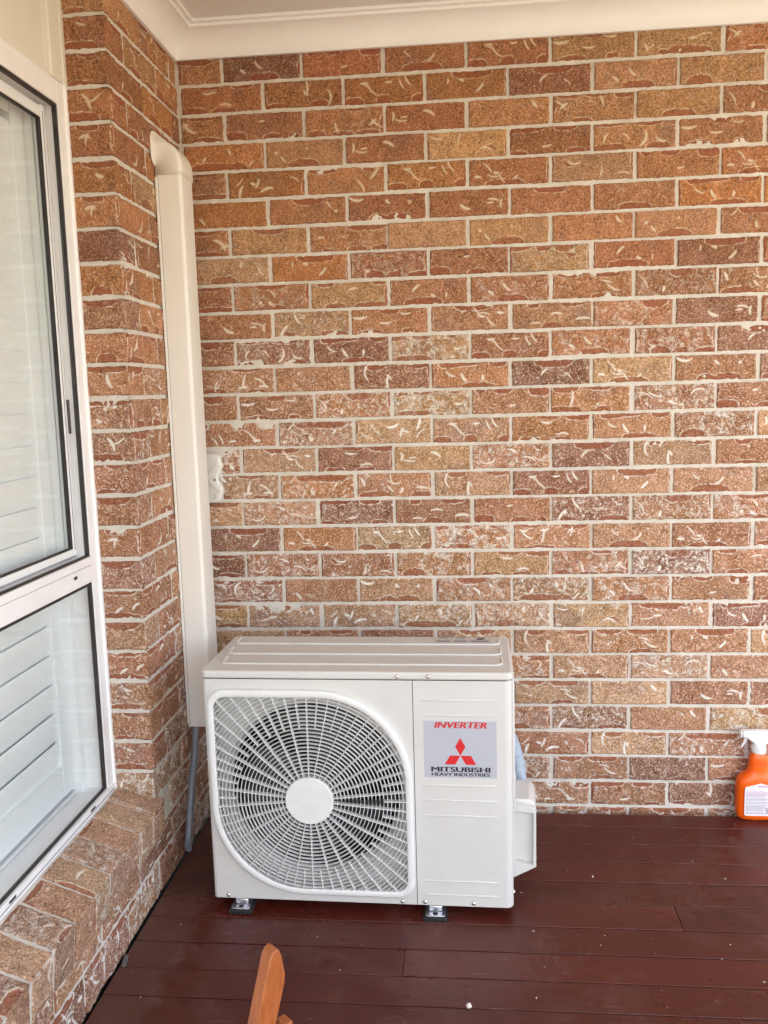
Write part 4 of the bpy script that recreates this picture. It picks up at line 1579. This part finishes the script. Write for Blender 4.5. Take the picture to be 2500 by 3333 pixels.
# body: outline in x-z, rounded in depth
lev = [(0.000, 0.050, 0.018), (0.003, 0.057, 0.023), (0.012, 0.0635, 0.0285), (0.03, 0.0650, 0.030), (0.10, 0.0650, 0.030), (0.118, 0.0645, 0.030), (0.130, 0.061, 0.029),
       (0.140, 0.050, 0.027), (0.148, 0.038, 0.025), (0.156, 0.031, 0.0235), (0.170, 0.0285, 0.0225), (0.196, 0.0280, 0.0215), (0.205, 0.0245, 0.0195), (0.214, 0.0175, 0.0165), (0.217, 0.0160, 0.0155)]
mb = MB()
ns = 40
for (z, a, b) in lev:
    e = 3.2 if z < 0.145 else 2.6
    for k in range(ns):
        t = 2 * math.pi * k / ns
        c_, s_ = math.cos(t), math.sin(t)
        mb.v.append((a * math.copysign(abs(c_) ** (2 / e), c_), b * math.copysign(abs(s_) ** (2 / e), s_), z))
for i in range(len(lev) - 1):
    for k in range(ns):
        mb.f.append((i * ns + k, i * ns + (k + 1) % ns, (i + 1) * ns + (k + 1) % ns, (i + 1) * ns + k))
mb.f.append(tuple(reversed(range(ns))))
mb.f.append(tuple((len(lev) - 1) * ns + k for k in range(ns)))
bbody = mb.build('bottle_body', M['orange'], bot, smooth=True)
sb = bbody.modifiers.new('sub', 'SUBSURF')
sb.levels = 1
sb.render_levels = 1
for q, zz in enumerate((0.176, 0.183, 0.190)):
    MB().tube([(-0.012 + 0.004 * q, -0.0222, zz), (0.004, -0.0227, zz), (0.02, -0.0222, zz)], 0.0013, 6).build('grip_rib', M['orange'], bbody, smooth=True)
# label
la = MB()
lp = [(-0.0435, 0.0205), (-0.047, 0.025), (-0.047, 0.108), (-0.044, 0.113), (-0.02, 0.119), (0.0, 0.125), (0.02, 0.119), (0.044, 0.113), (0.047, 0.108), (0.047, 0.025), (0.0435, 0.0205)]
la.prism([(x, -0.0306, z) for x, z in lp], (0, 0.0009, 0))
lab = la.build('back_label', M['paper'], bot)
pg, pp_ = MB(), MB()
gl = np.random.default_rng(11)
zz = 0.100
row = 0
while zz > 0.026:
    x = -0.0435
    xe = -0.0435 + gl.uniform(0.045, 0.084)
    tgt = pp_ if row in (0, 2, 3) else pg
    while x < xe:
        w = gl.uniform(0.003, 0.009)
        if not (x > 0.012 and zz < 0.05):
            tgt.box(x, min(x + w, 0.043), -0.03095, -0.0307, zz, zz + 0.0011)
        x += w + 0.001
    zz -= gl.choice([0.0026, 0.0026, 0.0030, 0.0046])
    row += 1
for q in range(12):
    pg.box(0.016 + q * 0.0021, 0.0172 + q * 0.0021, -0.03095, -0.0307, 0.028, 0.047)
pp_.box(-0.008, 0.02, -0.03095, -0.0307, 0.1135, 0.1165)
pg.build('small_print', M['grey_print'], lab)
pp_.build('pink_print', M['pink_print'], lab)
# cap and trigger
cp = MB()
for k in range(28):
    pass
cp.lathe([(0.0192, 0.212), (0.0200, 0.214), (0.0196, 0.238), (0.0175, 0.241), (0.0, 0.241)], (0, 0, 0), 'z', 32)
cap = cp.build('screw_collar', M['white_pl'], bot, smooth=True)
rb_ = MB()
for k in range(24):
    t = 2 * math.pi * k / 24
    rb_.tube([(0.0200 * math.cos(t), 0.0200 * math.sin(t), 0.217), (0.0197 * math.cos(t), 0.0197 * math.sin(t), 0.236)], 0.0009, 5)
rb_.build('collar_ribs', M['white_pl'], cap)
hd = MB()
hd.prism([(x, -0.0115, z) for x, z in ((-0.052, 0.262), (-0.052, 0.281), (-0.046, 0.283), (0.022, 0.283), (0.033, 0.276), (0.040, 0.262), (0.030, 0.245), (0.018, 0.240), (-0.016, 0.240), (-0.020, 0.246), (-0.034, 0.256), (-0.040, 0.262))], (0, 0.023, 0))
hd.build('spray_head', M['white_pl'], bot, bevel=0.004, seg=3)
MB().box(-0.0575, -0.0525, -0.010, 0.010, 0.261, 0.282).build('nozzle', M['white_pl'], bot, bevel=0.002)
tg = MB()
tp = [((-0.040, 0, 0.262), 0.0050), ((-0.041, 0, 0.252), 0.0046), ((-0.044, 0, 0.243), 0.0040), ((-0.049, 0, 0.234), 0.0034), ((-0.052, 0, 0.228), 0.0026)]
tg.tube([p for p, _ in tp], [r_ for _, r_ in tp], 12)
tg.build('trigger', M['white_pl'], bot, smooth=True)

# ------------------------------------------------------------------ wooden chair, only the tip of one back post in view
e1 = Vector((math.cos(R(48)), math.sin(R(48)), 0))
e2 = Vector((-math.sin(R(48)), math.cos(R(48)), 0))
A0 = Vector((0.5685, -1.75, 0.599))
lean = Vector((0.0235, 0.0, 0.101)) / 0.101      # per metre of height
foot0 = A0 + lean * (ZD - A0.z)
chair = empty('wooden_chair', (foot0.x, foot0.y, ZD))
tag(chair, 'orange-brown wooden chair post with rounded tip poking up at the bottom edge', 'chair')
offc = Vector((foot0.x, foot0.y, ZD))


def post(name, base, top, w, th):
    """leaning slat, rounded at the top on its far side"""
    mb = MB()
    h = top - base.z
    prof = [(0, 0), (w, 0), (w, h - 0.056), (0.94 * w, h - 0.044), (0.55 * w, h - 0.013), (0.36 * w, h - 0.003), (0.26 * w, h),
            (0.10 * w, h - 0.003), (0, h - 0.009)]
    pts = [base + lean * z + e1 * x - offc for x, z in prof]
    mb.prism(pts, e2 * th)
    return mb.build(name, M['timber'], chair, bevel=0.0018)


post('back_post', foot0, 0.693, 0.032, 0.0195)
near = foot0 + Vector((0.12, -0.46, 0))
post('back_post', near, 0.60, 0.041, 0.021)
mbx = MB()
c0 = A0 + e1 * 0.036 + Vector((0.003, 0, 0)) - offc
mbx.prism([c0 + Vector((0, 0, -0.2)), c0 + e1 * 0.012 + Vector((0.0, 0, -0.2)), c0 + e1 * 0.012 + Vector((0.0, 0, -0.022)), c0 + Vector((0, 0, -0.022))], e2 * 0.018)
mbx.build('back_rail', M['timber'], chair, bevel=0.0015)
for q, zz in enumerate((0.30, 0.42)):
    a = foot0 + lean * (zz - ZD) - offc
    b_ = near + lean * (zz - ZD) - offc
    MB().tube([a + e1 * 0.02, b_ + e1 * 0.02], 0.012, 8).build('cross_bar', M['timber'], chair)
sv = (near - foot0).normalized()
sn = Vector((sv.y, -sv.x, 0))
st0 = foot0 - offc + Vector((0.05, 0, 0.34))
for q in range(5):
    p = st0 + sn * (-0.08 * q - 0.02)
    MB().prism([p, p + sn * -0.07, p + sn * -0.07 + Vector((0, 0, 0.018)), p + Vector((0, 0, 0.018))], sv * 0.46).build('seat_slat', M['timber'], chair, bevel=0.002)
for s in (0.02, 0.43):
    p = foot0 - offc + sn * -0.38 + sv * s
    MB().prism([p, p + sn * -0.035, p + sn * -0.035 + sv * 0.022, p + sv * 0.022], (0, 0, 0.34)).build('leg', M['timber'], chair, bevel=0.002)

# ------------------------------------------------------------------ loose bits on the deck
def pebble(name, loc, r, seed, mat):
    gg = np.random.default_rng(seed)
    bm = bmesh.new()
    bmesh.ops.create_icosphere(bm, subdivisions=2, radius=r)
    for v in bm.verts:
        v.co *= 1 + gg.normal(0, 0.10)
        v.co.z *= 0.75
    me = bpy.data.meshes.new(name)
    bm.to_mesh(me)
    bm.free()
    me.materials.append(mat)
    o = link(name, me)
    o.location = (loc[0], loc[1], ZD + r * 0.62)
    return o


tag(pebble('pebble', (0.816, -0.937), 0.0066, 4, M['stone']), 'pale chip of stone lying on the deck near the bottom edge', 'stone')
cr = MB()
gg = np.random.default_rng(21)
for i in range(70):
    if i < 52:
        x, y = gg.uniform(0.95, 2.0), gg.uniform(-1.1, -0.06)
    else:
        x, y = gg.uniform(0.02, 1.0), gg.uniform(-1.15, -0.64)
    s = gg.choice([0.0006, 0.0009, 0.0013, 0.0020], p=[0.50, 0.33, 0.14, 0.03])
    a = gg.uniform(0, 6.28)
    L = s * gg.uniform(1, 2.2)
    ca, sa = math.cos(a), math.sin(a)
    pts = [(x + ca * L - sa * s, y + sa * L + ca * s, ZD + 0.0006), (x - ca * L - sa * s * 0.7, y - sa * L + ca * s * 0.7, ZD + 0.0006),
           (x - ca * L * 0.8 + sa * s, y - sa * L * 0.8 - ca * s, ZD + 0.0006), (x + ca * L * 0.7 + sa * s, y + sa * L * 0.7 - ca * s, ZD + 0.0006)]
    cr.prism(pts, (0, 0, s * 0.9))
o = cr.build('mortar_crumbs', M['stone'])
tag(o, 'pale crumbs of mortar and grit scattered over the deck', 'crumbs', kind='stuff')
